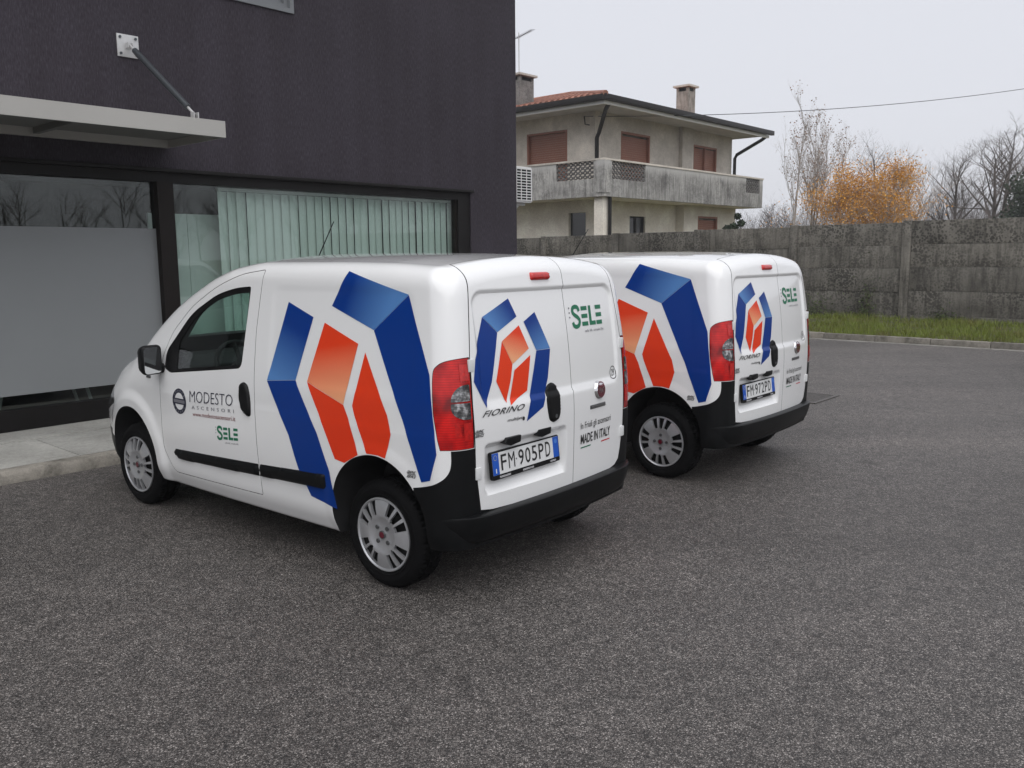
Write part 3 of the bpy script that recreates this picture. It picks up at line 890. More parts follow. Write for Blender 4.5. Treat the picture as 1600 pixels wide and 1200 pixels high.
def detail_van(root, door_l, door_r, rd_big, rd_sml, tail_l, tail_r):
    # ---- livery
    livery(root, P_left); livery(root, P_right)
    rear_livery(rd_big)
    # ---- left door writing
    ring_o, ring_i = disc(1.815, 0.8135, 0.083, 0.0815, 40), disc(1.815, 0.8135, 0.056, 0.055, 40)
    V = []; F = []
    for a in ring_o + ring_i: q, nn = P_left(*a); V.append(q + nn * 0.0014)
    for k in range(40): F.append((k, 40 + k, 40 + (k + 1) % 40, (k + 1) % 40))
    n = (V[F[0][1]] - V[F[0][0]]).cross(V[F[0][2]] - V[F[0][0]])
    if n.y < 0: F = [tuple(reversed(f)) for f in F]
    mk('round_emblem', V, F, M['ink'], door_l)
    patch('emblem_band', rect(1.733, 1.897, 0.795, 0.832), P_left, M['ink'], door_l, 0.0018, 0.05)
    patch('emblem_plate', rect(1.748, 1.882, 0.803, 0.824), P_left, M['ink_grey'], door_l, 0.0024, 0.05)
    for k in range(16):
        a = 2 * math.pi * k / 16 + 0.2
        if abs(math.sin(a)) < 0.4: continue
        patch('emblem_mark', disc(1.815 + 0.0695 * math.cos(a), 0.8135 + 0.0685 * math.sin(a), 0.007, 0.007, 6), P_left, M['ink_grey'], door_l, 0.0022, 0.05)
    text('letter', 'MODESTO', P_left, (1.686, 1.209, 0.822, 0.894, 0.846, 0.914), M['ink'], door_l, -0.012, 1.0, split=True)
    text('letter', 'ASCENSORI', P_left, (1.664, 1.197, 0.781, 0.802, 0.806, 0.827), M['ink_grey'], door_l, 0, 1.9, split=True)
    text('lettering', 'www.modestoascensori.it', P_left, (1.656, 1.186, 0.738, 0.762, 0.758, 0.786), M['ink_red'], door_l, 0, 1.0)
    sele(P_left, 1.385, 1.166, 0.628, 0.702, door_l, 0.014)
    # GRAPHIC SERVICE marks
    for proj, par, a0, a1, b in ((P_left, root, -0.252, -0.306, 0.664), (P_rear, rd_big, 0.668, 0.614, 0.864)):
        text('small_print', 'GRAPHIC', proj, (a0, a1, b + 0.002, b + 0.017), M['ink_black'], par, 0.03, shear=0.15)
        text('small_print', 'SERVICE', proj, (a0, a1, b - 0.019, b - 0.004), M['ink_black'], par, 0.03, shear=0.15)
        patch('small_print_rule', rect(min(a0, a1), max(a0, a1), b - 0.0025, b + 0.0005), proj, M['ink_black'], par, 0.0014, 0.05)
    # ---- rear writing
    sele(P_rear, -0.176, -0.492, 1.320, 1.430, rd_sml)
    text('lettering', 'In Friuli gli ascensori', P_rear, (-0.176, -0.508, 0.742, 0.790), M['ink_black'], rd_sml, 0.0)
    text('lettering', 'MADE IN ITALY', P_rear, (-0.178, -0.502, 0.668, 0.722), M['ink_black'], rd_sml, 0.012)
    patch('flag_stroke', rect(-0.284, -0.180, 0.643, 0.650), P_rear, M['ink_green'], rd_sml, 0.0015, 0.05)
    patch('flag_stroke', rect(-0.502, -0.403, 0.643, 0.650), P_rear, M['flag_red'], rd_sml, 0.0015, 0.05)
    text('model_letters', 'FIORINO', P_rear, (0.606, 0.318, 0.938, 0.968), M['lettering'], rd_big, 0.008, 1.05, 0.10, 0.004)
    text('model_letters', 'multijet', P_rear, (0.445, 0.335, 0.888, 0.908), M['lettering'], rd_big, 0.01, 1.0, 0.06, 0.003)
    patch('model_dot', disc(0.327, 0.893, 0.009, 0.011, 12), P_rear, M['ink_black'], rd_big, 0.003, 0.05)
    # round maker badge
    bd = patch('round_badge', disc(-0.378, 0.950, 0.052, 0.052, 32), P_rear, M['chrome'], rd_sml, 0.004, 0.012, 0.012, 0.012)
    patch('badge_field', disc(-0.378, 0.950, 0.041, 0.041, 32), P_rear, M['badge_red'], bd, 0.0175, 0.02)
    text('badge_letters', 'FIAT', P_rear, (-0.350, -0.406, 0.936, 0.966), M['chrome'], bd, 0.0, off=0.0195)
    nb = patch('name_bar', rnd(rect(-0.452, -0.272, 0.848, 0.878), 0.004), P_rear, M['grey_badge'], rd_sml, 0.002, 0.02, 0.005, 0.004)
    text('bar_letters', 'PROFESSIONAL', P_rear, (-0.282, -0.442, 0.857, 0.870), M['chrome'], nb, 0.0, off=0.0074)
    # ---- hardware on the rear doors
    rh = rnd([(0.128, 0.90), (0.136, 0.97), (0.122, 1.03), (0.075, 1.05), (0.030, 1.03), (0.018, 0.97), (0.018, 0.89), (0.035, 0.845), (0.078, 0.832), (0.115, 0.85)], 0.03, 4)
    hd = patch('rear_handle', rh, P_rear, M['black'], rd_big, 0.004, 0.010, 0.007, 0.012)
    patch('key_lock', disc(0.066, 0.868, 0.011, 0.011, 14), P_rear, M['grey_badge'], hd, 0.0115, 0.02)
    bl = patch('brake_light', rnd(rect(0.008, 0.166, 1.585, 1.627), 0.012), P_rear, M['lens_bright'], rd_big, 0.003, 0.010, 0.014, 0.010)
    for a in (0.42, 0.165):                              # number plate lamps
        MB().prism([(a - 0.062, 0.815), (a - 0.058, 0.780), (a + 0.02, 0.772), (a + 0.066, 0.792), (a + 0.045, 0.815)], 'x', -0.575, -0.53).build('plate_lamp', M['plastic'], rd_big, bevel=0.004)
    for side, dr in ((1, rd_big), (-1, rd_sml)):
        for z0 in (1.175, 0.645):
            a = side * (0.668 if z0 > 1 else 0.650)
            q, nn = P_rear(a, z0 + 0.02)
            t = Vector((-nn.y, nn.x, 0)).normalized()
            mb = MB(); mb.box(-0.018, 0.018, -0.006, 0.006 if side > 0 else 0.012, -0.030, 0.030)
            o = mb.build('hinge', M['hinge'], dr, bevel=0.004)
            o.matrix_local = Matrix((( t.x, nn.x, 0, q.x), (t.y, nn.y, 0, q.y), (0, 0, 1, q.z), (0, 0, 0, 1)))
            if side > 0 and z0 < 1: o.location.z += 0.0
    if True:                                            # circled fleet number
        c = (-0.566, 1.028); V = []; F = []
        for a in disc(*c, 0.034, 0.039, 28) + disc(*c, 0.029, 0.034, 28): q, nn = P_rear(*a); V.append(q + nn * 0.0015)
        for k in range(28): F.append((k, 28 + k, 28 + (k + 1) % 28, (k + 1) % 28))
        n = (V[F[0][1]] - V[F[0][0]]).cross(V[F[0][2]] - V[F[0][0]])
        if n.x > 0: F = [tuple(reversed(f)) for f in F]
        mk('number_circle', V, F, M['ink_black'], rd_sml)
        text('fleet_number', '29', P_rear, (-0.549, -0.583, 1.009, 1.048), M['ink_black'], rd_sml, 0.0)
    # ---- tail lights: clear cells and brighter bands
    for s, tlo in ((1, tail_l), (-1, tail_r)):
        def pr(a, b, s=s): return P_rear(a * s, b)
        patch('clear_cell', rnd([(0.690, 1.030), (0.690, 1.109), (0.725, 1.108), (0.757, 1.092), (0.776, 1.06), (0.782, 1.030)], [0, 0.008, 0.02, 0.02, 0.02, 0.004], 3), pr, M['lens_clear'], tlo, 0.0035, 0.012)
        patch('clear_cell', rnd([(0.690, 1.022), (0.782, 1.022), (0.784, 0.99), (0.772, 0.962), (0.74, 0.944), (0.690, 0.940)], [0, 0.004, 0.02, 0.02, 0.02, 0.008], 3), pr, M['lens_clear'], tlo, 0.0035, 0.012)
        patch('lens_band', rnd(rect(0.690, 0.735, 1.125, 1.205), 0.006), pr, M['lens_bright'], tlo, 0.003, 0.012)
        patch('lens_band', rnd(rect(0.692, 0.735, 0.842, 0.925), 0.006), pr, M['lens_bright'], tlo, 0.003, 0.012)
        patch('lens_band', rnd([(0.745, 0.86), (0.775, 0.86), (0.775, 0.93), (0.755, 0.93)], 0.006), pr, M['lens_bright'], tlo, 0.003, 0.012)
    # ---- side mouldings, handle, repeater
    for s, dr, pj in ((1, door_l, P_left), (-1, door_r, P_right)):
        patch('door_moulding', rnd([(0.982, 0.455), (1.835, 0.426), (1.885, 0.432), (1.945, 0.490), (0.982, 0.530)], [0.004, 0.03, 0.02, 0.012, 0.004], 3), pj, M['plastic'], dr, 0.003, 0.020, 0.015, 0.012)
        patch('side_moulding', rnd([(0.372, 0.478), (0.968, 0.456), (0.968, 0.531), (0.372, 0.563)], [0.015, 0.004, 0.004, 0.012], 3), pj, M['plastic'], root, 0.003, 0.020, 0.015, 0.012)
        hp = rnd([(1.135, 0.985), (1.095, 1.002), (1.055, 0.985), (1.036, 0.93), (1.025, 0.85), (1.030, 0.806), (1.06, 0.800), (1.115, 0.835), (1.140, 0.90)], 0.02, 4)
        hd = patch('door_handle', hp, pj, M['black'], dr, 0.004, 0.010, 0.013, 0.020)
        patch('key_lock', disc(1.072, 0.828, 0.009, 0.009, 12), pj, M['grey_badge'], hd, 0.0165, 0.02)
        patch('side_repeater', rnd(rect(2.185, 2.245, 0.926, 0.948), 0.006), pj, M['lens_clear'], root, 0.003, 0.01, 0.006, 0.006)
        # window: seal ring + glass
        v2, f2, _ = cdt(WIN, 0.03)
        g2 = GLS
        no = len(WIN)
        ring = delaunay_2d_cdt([Vector(p) for p in offs(WIN, -0.0015)] + [Vector(p) for p in g2], [(i, (i + 1) % no) for i in range(no)] + [(no + i, no + (i + 1) % len(g2)) for i in range(len(g2))], [], 0, 1e-6)
        V = []; F = []
        for p in ring[0]: q, nn = pj(p.x, p.y); V.append(q - nn * 0.006)
        def ins(p, poly):
            c = False; m = len(poly)
            for i in range(m):
                a, b = poly[i], poly[(i + 1) % m]
                if (a[1] > p[1]) != (b[1] > p[1]) and p[0] < (b[0] - a[0]) * (p[1] - a[1]) / (b[1] - a[1]) + a[0]: c = not c
            return c
        for f in ring[2]:
            cx = sum(ring[0][i].x for i in f) / 3; cz = sum(ring[0][i].y for i in f) / 3
            if ins((cx, cz), WIN) and not ins((cx, cz), g2):
                n = (V[f[1]] - V[f[0]]).cross(V[f[2]] - V[f[0]])
                F.append(tuple(f) if n.y * s > 0 else tuple(reversed(f)))
        mk('window_seal', V, F, M['seal'], dr)
        patch('window_glass', offs(g2, 0.004), pj, M['glass'], dr, -0.010, 0.05)
        # mirror
        mr = empty('door_mirror'); mr.parent = dr
        bm = bmesh.new(); bmesh.ops.create_cube(bm, size=1)
        bmesh.ops.scale(bm, vec=(0.105, 0.150, 0.205), verts=bm.verts)
        for v in bm.verts:
            if v.co.x > 0: v.co.y *= 0.72; v.co.z *= 0.75
        bmesh.ops.bevel(bm, geom=bm.edges[:], offset=0.032, segments=4, profile=0.5, affect='EDGES')
        bmesh.ops.translate(bm, vec=(2.045, s * 0.912, 1.070), verts=bm.verts)
        from_bm('mirror_housing', bm, M['plastic'], mr, True, 50)
        MB().prism(rnd([(s * 0.857, 0.988), (s * 0.971, 0.982), (s * 0.971, 1.154), (s * 0.861, 1.154)], 0.025), 'x', 1.9900, 1.9918).build('mirror_face', M['mirror_glass'], mr)
        MB().tube([(2.03, s * 0.80, 1.01), (2.035, s * 0.87, 1.005), (2.04, s * 0.91, 1.02)], [0.035, 0.028, 0.026], 10).build('mirror_arm', M['plastic'], mr, True)
    # ---- aerial
    ae = empty('aerial'); ae.parent = root
    MB().tube([(1.45, 0.0, 1.675), (1.44, 0, 1.715)], [0.016, 0.008], 10).build('aerial_base', M['plastic'], ae, True)
    MB().tube([(1.44, 0, 1.71), (1.265, 0, 1.942)], [0.0042, 0.003], 6).build('aerial_rod', M['plastic'], ae, True)
    # ---- cab
    MB().prism([(2.0, 0.45), (2.42, 0.45), (2.42, 1.06), (2.20, 1.05), (2.05, 1.0), (2.02, 0.88), (2.12, 0.6)], 'y', -0.69, 0.69).build('dashboard', M['trim'], root, bevel=0.02)
    for y in (0.36, -0.36):
        st = empty('seat'); st.parent = root
        MB().prism(rnd([(1.20, 0.48), (1.72, 0.52), (1.74, 0.60), (1.68, 0.65), (1.20, 0.60)], 0.04), 'y', y - 0.24, y + 0.24).build('seat_cushion', M['seat'], st, bevel=0.015)
        MB().prism(rnd([(1.12, 0.58), (1.28, 0.60), (1.17, 1.18), (1.06, 1.16)], 0.04), 'y', y - 0.23, y + 0.23).build('seat_back', M['seat'], st, bevel=0.015)
        MB().prism(rnd([(1.05, 1.22), (1.14, 1.22), (1.12, 1.40), (1.04, 1.38)], 0.03), 'y', y - 0.13, y + 0.13).build('headrest', M['seat'], st, bevel=0.015)
    sw = empty('steering_wheel'); sw.parent = root
    c = Vector((1.84, 0.36, 0.985)); nn = Vector((-0.86, 0, 0.5)).normalized(); e1 = Vector((0, 1, 0)); e2 = nn.cross(e1)
    MB().tube([c + (e1 * math.cos(a) + e2 * math.sin(a)) * 0.185 for a in np.linspace(0, 2 * math.pi, 33)], 0.016, 8, False).build('wheel_rim', M['trim'], sw, True)
    mb = MB(); mb.tube([c - nn * 0.25, c + nn * 0.02], [0.05, 0.06], 12)
    for a in (0.1, math.pi - 0.1, -math.pi / 2): mb.tube([c, c + (e1 * math.cos(a) + e2 * math.sin(a)) * 0.18], 0.016, 6)
    mb.build('wheel_hub', M['trim'], sw, True)
    # ---- underside block so no daylight shows through the arches
    MB().prism([(-0.42, 0.33), (0.4, 0.21), (2.1, 0.20), (2.9, 0.22), (2.9, 0.5), (-0.42, 0.5)], 'y', -0.48, 0.48).build('underbody', M['dark'], root)
    MB().box(-0.05, 0.05, -0.62, 0.62, 0.24, 0.34).build('rear_axle', M['dark'], root)

VAN = build_van()
van1 = VAN[0]
detail_van(*VAN)
wheel0 = make_wheel()
def add_wheels(root, front_rot, rear_rot):
    first = True
    for x, rot in ((0.0, rear_rot), (2.513, front_rot)):
        for s in (1, -1):
            w = copy_tree(wheel0, root)
            w.location = (x, s * 0.797, 0.2872)
            w.rotation_euler = (0, 0, 0 if s > 0 else math.pi)
            for ch in w.children:
                if ch.name.split('.')[0] != 'tyre': ch.rotation_euler = (0, RAD(rot), 0)
add_wheels(van1, 48, 2)
for ch in list(wheel0.children): bpy.data.objects.remove(ch, do_unlink=True)
bpy.data.objects.remove(wheel0, do_unlink=True)
van1.location = (-0.1737, 4.9118, 0); van1.rotation_euler = (0, 0, 2.458)
van2 = copy_tree(van1)
van2.location = (1.6598, 7.0756, 0); van2.rotation_euler = (0, 0, 2.4294)
for ch in van2.children:
    if ch.name.split('.')[0] == 'wheel':
        for c2 in ch.children:
            if c2.name.split('.')[0] != 'tyre': c2.rotation_euler = (0, RAD(45), 0)
lettering_plate(van1, 'FM 905PD', 'number plate FM 905PD in a black frame')
lettering_plate(van2, 'FM 972PD', 'number plate FM 972PD in a black frame')
GV = 'white delivery vans with blue and orange livery'
tag(van1, 'nearer white delivery van with blue and orange livery, number plate FM 905PD', 'van', GV)
tag(van2, 'farther white delivery van with blue and orange livery, number plate FM 972PD', 'van', GV)
# ================================================================== THE PLACE
# local building frame: x along the shop front, y into the building, z up
T0 = 0.7312
UX, UY = math.sin(T0), math.cos(T0)
ORG0 = Vector((UY * -8.80, -UX * -8.80, 0))
RZ = math.atan2(UY, UX)
def W3(x, y, z=0.0):
    return Vector((ORG0.x + UX * x - UY * y, ORG0.y + UY * x + UX * y, z))
def frame_empty(name, x=0.0, y=0.0, z=0.0):
    return empty(name, W3(x, y, z), RZ)

# ---------------------------------------------------------------- ground materials
def mat_asphalt():
    m, t, b = nodes_of('asphalt')
    v = coords(t)
    vo = N(t, 'ShaderNodeTexVoronoi', feature='F1'); vo.inputs['Scale'].default_value = 165; L(t, v, vo.inputs['Vector'])
    vo2 = N(t, 'ShaderNodeTexVoronoi', feature='F1'); vo2.inputs['Scale'].default_value = 46; L(t, v, vo2.inputs['Vector'])
    sp = N(t, 'ShaderNodeSeparateColor'); L(t, vo.outputs['Color'], sp.inputs[0])
    sp2 = N(t, 'ShaderNodeSeparateColor'); L(t, vo2.outputs['Color'], sp2.inputs[0])
    stone = ramp(t, sp.outputs[0], [(0.0, (0.045, 0.042, 0.041)), (0.35, (0.095, 0.089, 0.086)), (0.65, (0.150, 0.141, 0.136)), (0.88, (0.23, 0.22, 0.212)), (1.0, (0.40, 0.385, 0.375))])
    gap = ramp(t, vo.outputs['Distance'], [(0.30, (1, 1, 1)), (0.66, (0.34, 0.34, 0.34))])
    c = mixc(t, 1.0, stone, gap, 'MULTIPLY')
    st2 = ramp(t, sp2.outputs[1], [(0.0, (0.74, 0.74, 0.74)), (0.5, (0.97, 0.97, 0.97)), (1.0, (1.28, 1.28, 1.28))])
    c = mixc(t, 0.75, c, st2, 'MULTIPLY')
    mid = ramp(t, noise(t, v, 9, 2, 0.65), [(0.3, (0.80, 0.80, 0.80)), (0.7, (1.22, 1.21, 1.20))])
    c = mixc(t, 0.9, c, mid, 'MULTIPLY')
    big = ramp(t, noise(t, v, 0.30, 3, 0.6), [(0.30, (0.72, 0.715, 0.71)), (0.52, (1.0, 1.0, 1.0)), (0.70, (1.24, 1.22, 1.21))])
    c = mixc(t, 0.9, c, big, 'MULTIPLY')
    c = mixc(t, 1.0, c, (1.12, 1.08, 1.05), 'MULTIPLY')
    mp = N(t, 'ShaderNodeMapping'); mp.inputs['Rotation'].default_value = (0, 0, -RZ + math.pi / 2); mp.inputs['Scale'].default_value = (0.10, 1.0, 1); L(t, v, mp.inputs['Vector'])
    band = ramp(t, noise(t, mp.outputs[0], 1.1, 2, 0.6), [(0.36, (0.86, 0.86, 0.86)), (0.55, (1.0, 1.0, 1.0)), (0.68, (1.16, 1.15, 1.14))])
    c = mixc(t, 0.9, c, band, 'MULTIPLY')
    vs = N(t, 'ShaderNodeTexVoronoi', feature='F1'); vs.inputs['Scale'].default_value = 0.9; L(t, v, vs.inputs['Vector'])
    ns = N(t, 'ShaderNodeMath', operation='MULTIPLY_ADD'); L(t, noise(t, v, 6, 1), ns.inputs[0]); ns.inputs[1].default_value = 0.22; L(t, vs.outputs['Distance'], ns.inputs[2])
    oil = ramp(t, ns.outputs[0], [(0.14, (0.62, 0.62, 0.62)), (0.22, (1, 1, 1))])
    c = mixc(t, 0.8, c, oil, 'MULTIPLY')
    wv_ = N(t, 'ShaderNodeVectorMath', operation='ADD'); L(t, v, wv_.inputs[0]); L(t, noise(t, v, 1.6, 2, 0.6, 'Color'), wv_.inputs[1])
    vc = N(t, 'ShaderNodeTexVoronoi', feature='DISTANCE_TO_EDGE'); vc.inputs['Scale'].default_value = 0.22; L(t, wv_.outputs[0], vc.inputs['Vector'])
    crk = ramp(t, vc.outputs['Distance'], [(0.0010, (0.55, 0.55, 0.55)), (0.0030, (1, 1, 1))])
    c = mixc(t, 0.7, c, crk, 'MULTIPLY')
    L(t, c, b.inputs['Base Color']); b.inputs['Roughness'].default_value = 0.62
    b.inputs['Specular IOR Level'].default_value = 0.5
    inv = N(t, 'ShaderNodeMath', operation='SUBTRACT'); inv.inputs[0].default_value = 1.0; L(t, vo.outputs['Distance'], inv.inputs[1])
    bump(t, b, inv.outputs[0], 0.75, 0.006)
    return m
def mat_concrete(name, base, dark, scale=3.0, streak=False, rough=0.85, spots=0.35, soft=0.85, pit=9, rv=0.18):
    m, t, b = nodes_of(name)
    v = coords(t); oi = N(t, 'ShaderNodeObjectInfo')
    add = N(t, 'ShaderNodeVectorMath', operation='ADD'); L(t, v, add.inputs[0])
    sc_ = N(t, 'ShaderNodeVectorMath', operation='SCALE'); L(t, oi.outputs['Location'], sc_.inputs[0]); sc_.inputs['Scale'].default_value = 3.7
    L(t, sc_.outputs[0], add.inputs[1]); v = add.outputs[0]
    f = noise(t, v, scale, 7, 0.65)
    c = ramp(t, f, [(0.28, dark), (0.50, base), (0.75, tuple(min(1, x * 1.35) for x in base))])
    if streak:
        mp = N(t, 'ShaderNodeMapping'); mp.inputs['Scale'].default_value = (7, 7, 0.7); L(t, v, mp.inputs['Vector'])
        s = ramp(t, noise(t, mp.outputs[0], 1.6, 6, 0.7), [(0.32, (0.22, 0.21, 0.20)), (0.50, (0.75, 0.74, 0.73)), (0.70, (1.12, 1.11, 1.09))])
        c = mixc(t, soft, c, s, 'MULTIPLY')
    vo = N(t, 'ShaderNodeTexVoronoi', feature='F1'); vo.inputs['Scale'].default_value = scale * pit; L(t, v, vo.inputs['Vector'])
    nz = noise(t, v, scale * 2.2, 4)
    sp = N(t, 'ShaderNodeMath', operation='MULTIPLY_ADD'); L(t, nz, sp.inputs[0]); sp.inputs[1].default_value = -0.9; L(t, vo.outputs['Distance'], sp.inputs[2])
    sm = ramp(t, sp.outputs[0], [(-0.0, (1, 1, 1)), (0.06, (0, 0, 0))])
    cl = ramp(t, noise(t, v, scale * 0.55, 3, 0.6), [(0.38, (0.12, 0.12, 0.12)), (0.62, (1, 1, 1))])
    s0 = N(t, 'ShaderNodeMath', operation='MULTIPLY'); L(t, sm, s0.inputs[0]); L(t, cl, s0.inputs[1])
    sf = N(t, 'ShaderNodeMath', operation='MULTIPLY'); L(t, s0.outputs[0], sf.inputs[0]); sf.inputs[1].default_value = spots
    c = mixc(t, sf.outputs[0], c, tuple(x * 0.35 for x in dark))
    fine = ramp(t, noise(t, v, scale * 30, 3), [(0.3, (0.85, 0.85, 0.85)), (0.7, (1.15, 1.15, 1.15))])
    c = mixc(t, 0.8, c, fine, 'MULTIPLY')
    rnd_ = ramp(t, oi.outputs['Random'], [(0, (1 - rv, 1 - rv, 1 - rv)), (1, (1 + rv * 0.8, 1 + rv * 0.77, 1 + rv * 0.7))])
    c = mixc(t, 1.0, c, rnd_, 'MULTIPLY')
    L(t, c, b.inputs['Base Color']); b.inputs['Roughness'].default_value = rough; b.inputs['Specular IOR Level'].default_value = 0.3
    bump(t, b, noise(t, v, scale * 14, 6, 0.7), 0.5, 0.01)
    return m
def mat_render():
    m, t, b = nodes_of('ribbed_plaster')
    v = coords(t, (1, 1, 1))
    mp = N(t, 'ShaderNodeMapping'); mp.inputs['Scale'].default_value = (52, 52, 8); L(t, v, mp.inputs['Vector'])
    n1 = noise(t, mp.outputs[0], 2.2, 4, 0.6)
    n2 = noise(t, v, 0.7, 4, 0.55)
    mp3 = N(t, 'ShaderNodeMapping'); mp3.inputs['Scale'].default_value = (2.2, 2.2, 0.16); L(t, v, mp3.inputs['Vector'])
    n3 = noise(t, mp3.outputs[0], 1.5, 4, 0.6)
    c = ramp(t, n1, [(0.30, (0.028, 0.0245, 0.031)), (0.52, (0.047, 0.041, 0.051)), (0.72, (0.074, 0.066, 0.080))])
    c = mixc(t, 0.7, c, ramp(t, n2, [(0.3, (0.82, 0.80, 0.80)), (0.7, (1.15, 1.14, 1.16))]), 'MULTIPLY')
    c = mixc(t, 0.6, c, ramp(t, n3, [(0.3, (0.78, 0.76, 0.74)), (0.6, (1.08, 1.08, 1.08))]), 'MULTIPLY')
    L(t, c, b.inputs['Base Color']); b.inputs['Roughness'].default_value = 0.92; b.inputs['Specular IOR Level'].default_value = 0.25
    bump(t, b, n1, 0.9, 0.012)
    return m
M['asphalt'] = mat_asphalt()
M['slab'] = mat_concrete('pavement_concrete', (0.36, 0.355, 0.33), (0.26, 0.255, 0.235), 1.2, spots=0.10, rv=0.05)
M['kerb'] = mat_concrete('kerb_concrete', (0.22, 0.205, 0.18), (0.085, 0.08, 0.068), 5.0, spots=0.25)
M['wallc'] = mat_concrete('weathered_panel', (0.205, 0.194, 0.172), (0.105, 0.098, 0.085), 1.3, True, spots=0.80, soft=0.75, pit=15)
M['plaster'] = mat_render()
M['frame'] = simple('dark_frame', (0.006, 0.005, 0.005), 0.55, spec=0.25)
M['mullion'] = simple('brown_frame', (0.009, 0.006, 0.005), 0.6, spec=0.25)
M['wglass'] = glass('shop_glass', (0.84, 0.90, 0.88))
M['film'] = simple('frosted_film', (0.225, 0.237, 0.243), 0.6, var=0.05, vscale=0.6, spec=0.3)
M['blind'] = simple('blind_fabric', (0.74, 0.76, 0.735), 0.85, var=0.03, vscale=3)
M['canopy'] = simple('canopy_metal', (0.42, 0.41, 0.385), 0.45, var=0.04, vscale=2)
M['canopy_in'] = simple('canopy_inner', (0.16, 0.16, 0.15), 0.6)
M['steelplate'] = simple('galvanised', (0.55, 0.55, 0.55), 0.4, metal=0.3, var=0.08, vscale=20)
M['rod'] = simple('tie_rod', (0.09, 0.10, 0.11), 0.3, metal=0.5)
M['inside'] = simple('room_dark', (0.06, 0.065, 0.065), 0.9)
M['roomfloor'] = simple('room_floor', (0.10, 0.10, 0.10), 0.5)
M['white'] = simple('white_enamel', (0.72, 0.72, 0.71), 0.45, var=0.04, vscale=5)
M['wood'] = simple('brown_wood', (0.16, 0.075, 0.03), 0.6, var=0.3, vscale=12)

# ---------------------------------------------------------------- ground sheets
def sheet(name, pts, z, mat, sub=0):
    o = mk(name, [(p.x, p.y, z) for p in pts], [tuple(range(len(pts)))], mat)
    tag(o, kind='structure'); return o
def mat_field():
    m, t, b = nodes_of('field')
    v = coords(t)
    c = ramp(t, noise(t, v, 0.5, 6, 0.6), [(0.3, (0.05, 0.06, 0.02)), (0.55, (0.10, 0.09, 0.04)), (0.75, (0.14, 0.11, 0.06))])
    L(t, c, b.inputs['Base Color']); b.inputs['Roughness'].default_value = 0.95
    return m
M['field'] = mat_field()
sheet('ground', [Vector((-600, -600)), Vector((600, -600)), Vector((600, 900)), Vector((-600, 900))], -0.012, M['field'])
KX = 16.92                                               # far kerb line (local x)
sheet('asphalt_yard', [W3(-30, -60), W3(KX, -60), W3(KX, 30), W3(9.95, 30), W3(9.95, -1.6), W3(-30, -1.6)], 0.0, M['asphalt'])

# pavement along the shop front: three cast slabs with a joint, real kerb step
pv = frame_empty('pavement'); tag(pv, kind='structure')
PD = 1.60
random.seed(3)
def rough_strip(x0, x1, y0, y1, z0, z1, step, amp, name, mat, parent):
    """kerb block with a worn, uneven front edge"""
    n = int((x1 - x0) / step); V = []; F = []
    for i in range(n + 1):
        x = x0 + (x1 - x0) * i / n
        d = random.uniform(-amp, amp); e = random.uniform(-amp, amp)
        V += [(x, y0 + d * 0.8, z0), (x, y0 + 0.012 + d * 0.3, z0 + (z1 - z0) * 0.6 + e * 0.3), (x, y0 + 0.03 + d, z1 - 0.006 + e * 0.2), (x, y0 + 0.055 + d * 0.4, z1), (x, y1, z1), (x, y1, z0)]
    for i in range(n):
        a = 6 * i; b = a + 6
        for k in range(5): F.append((a + k, b + k, b + k + 1, a + k + 1))
    return mk(name, V, [tuple(reversed(f)) for f in F], mat, parent, True, 40)
rough_strip(-14, 9.95, -PD, -PD + 0.14, -0.01, 0.096, 0.05, 0.012, 'kerb_stone', M['kerb'], pv)
xs_ = [-14, -8.0, -4.4, -0.8, 2.8, 6.4, 9.95]
for a, b in zip(xs_[:-1], xs_[1:]):
    MB().box(a + 0.004, b - 0.004, -PD + 0.142, -0.475, -0.02, 0.100).build('paving_slab', M['slab'], pv)
MB().box(-14, 9.95, -0.462, 0.02, -0.02, 0.108).build('threshold_strip', M['slab'], pv)

# ---------------------------------------------------------------- office building
ob = frame_empty('office_building')
tag(ob, 'dark aubergine plastered office building with wide shop windows', 'building')
HD, BR, BX0 = 2.635, 9.95, -14.0
mb = MB()
mb.box(BX0, 4.90, 0, 0.35, HD, 9.0); mb.box(4.90, 6.095, 0, 0.35, HD, 4.478); mb.box(4.90, 6.095, 0, 0.35, 5.90, 9.0); mb.box(6.095, BR, 0, 0.35, HD, 9.0)
mb.box(8.955, BR, 0, 0.35, 0.0, HD)
mb.box(BR - 0.35, BR, 0.35, 12, 0.0, 9.0)
mb.box(BX0, BR - 0.35, 11.65, 12, 0.0, 9.0); mb.box(BX0, BX0 + 0.35, 0.35, 11.65, 0, 9.0)
mb.build('wall', M['plaster'], ob)
MB().box(BX0 - 0.1, BR + 0.1, -0.1, 12.1, 9.0, 9.2).build('flat_roof', M['frame'], ob)
# window head flashing + frames
MB().box(-6.0, 8.985, -0.045, 0.10, 2.600, 2.638).build('head_flashing', M['frame'], ob, bevel=0.004)
MB().box(-6.0, 8.955, 0.02, 0.16, 2.498, 2.600).build('head_frame', M['frame'], ob)
MB().box(8.722, 8.9545, 0.02, 0.16, 0.11, 2.498).build('jamb_frame', M['frame'], ob)
MB().box(8.700, 8.722, 0.05, 0.12, 0.30, 2.498).build('pane_bead', M['mullion'], ob)
MB().box(4.336, 4.510, 0.00, 0.16, 0.11, 2.498).build('mullion_post', M['mullion'], ob)
MB().box(-0.3, -0.13, 0.00, 0.16, 0.11, 2.498).build('mullion_post', M['mullion'], ob)
for a, b in ((-6.0, -0.3), (-0.13, 4.336), (4.510, 8.722)):
    MB().box(a, b, 0.03, 0.16, 0.11, 0.305).build('sill_frame', M['frame'], ob)
    gw = MB().box(a, b, 0.085, 0.093, 0.305, 2.498).build('window_pane', M['wglass'], ob)
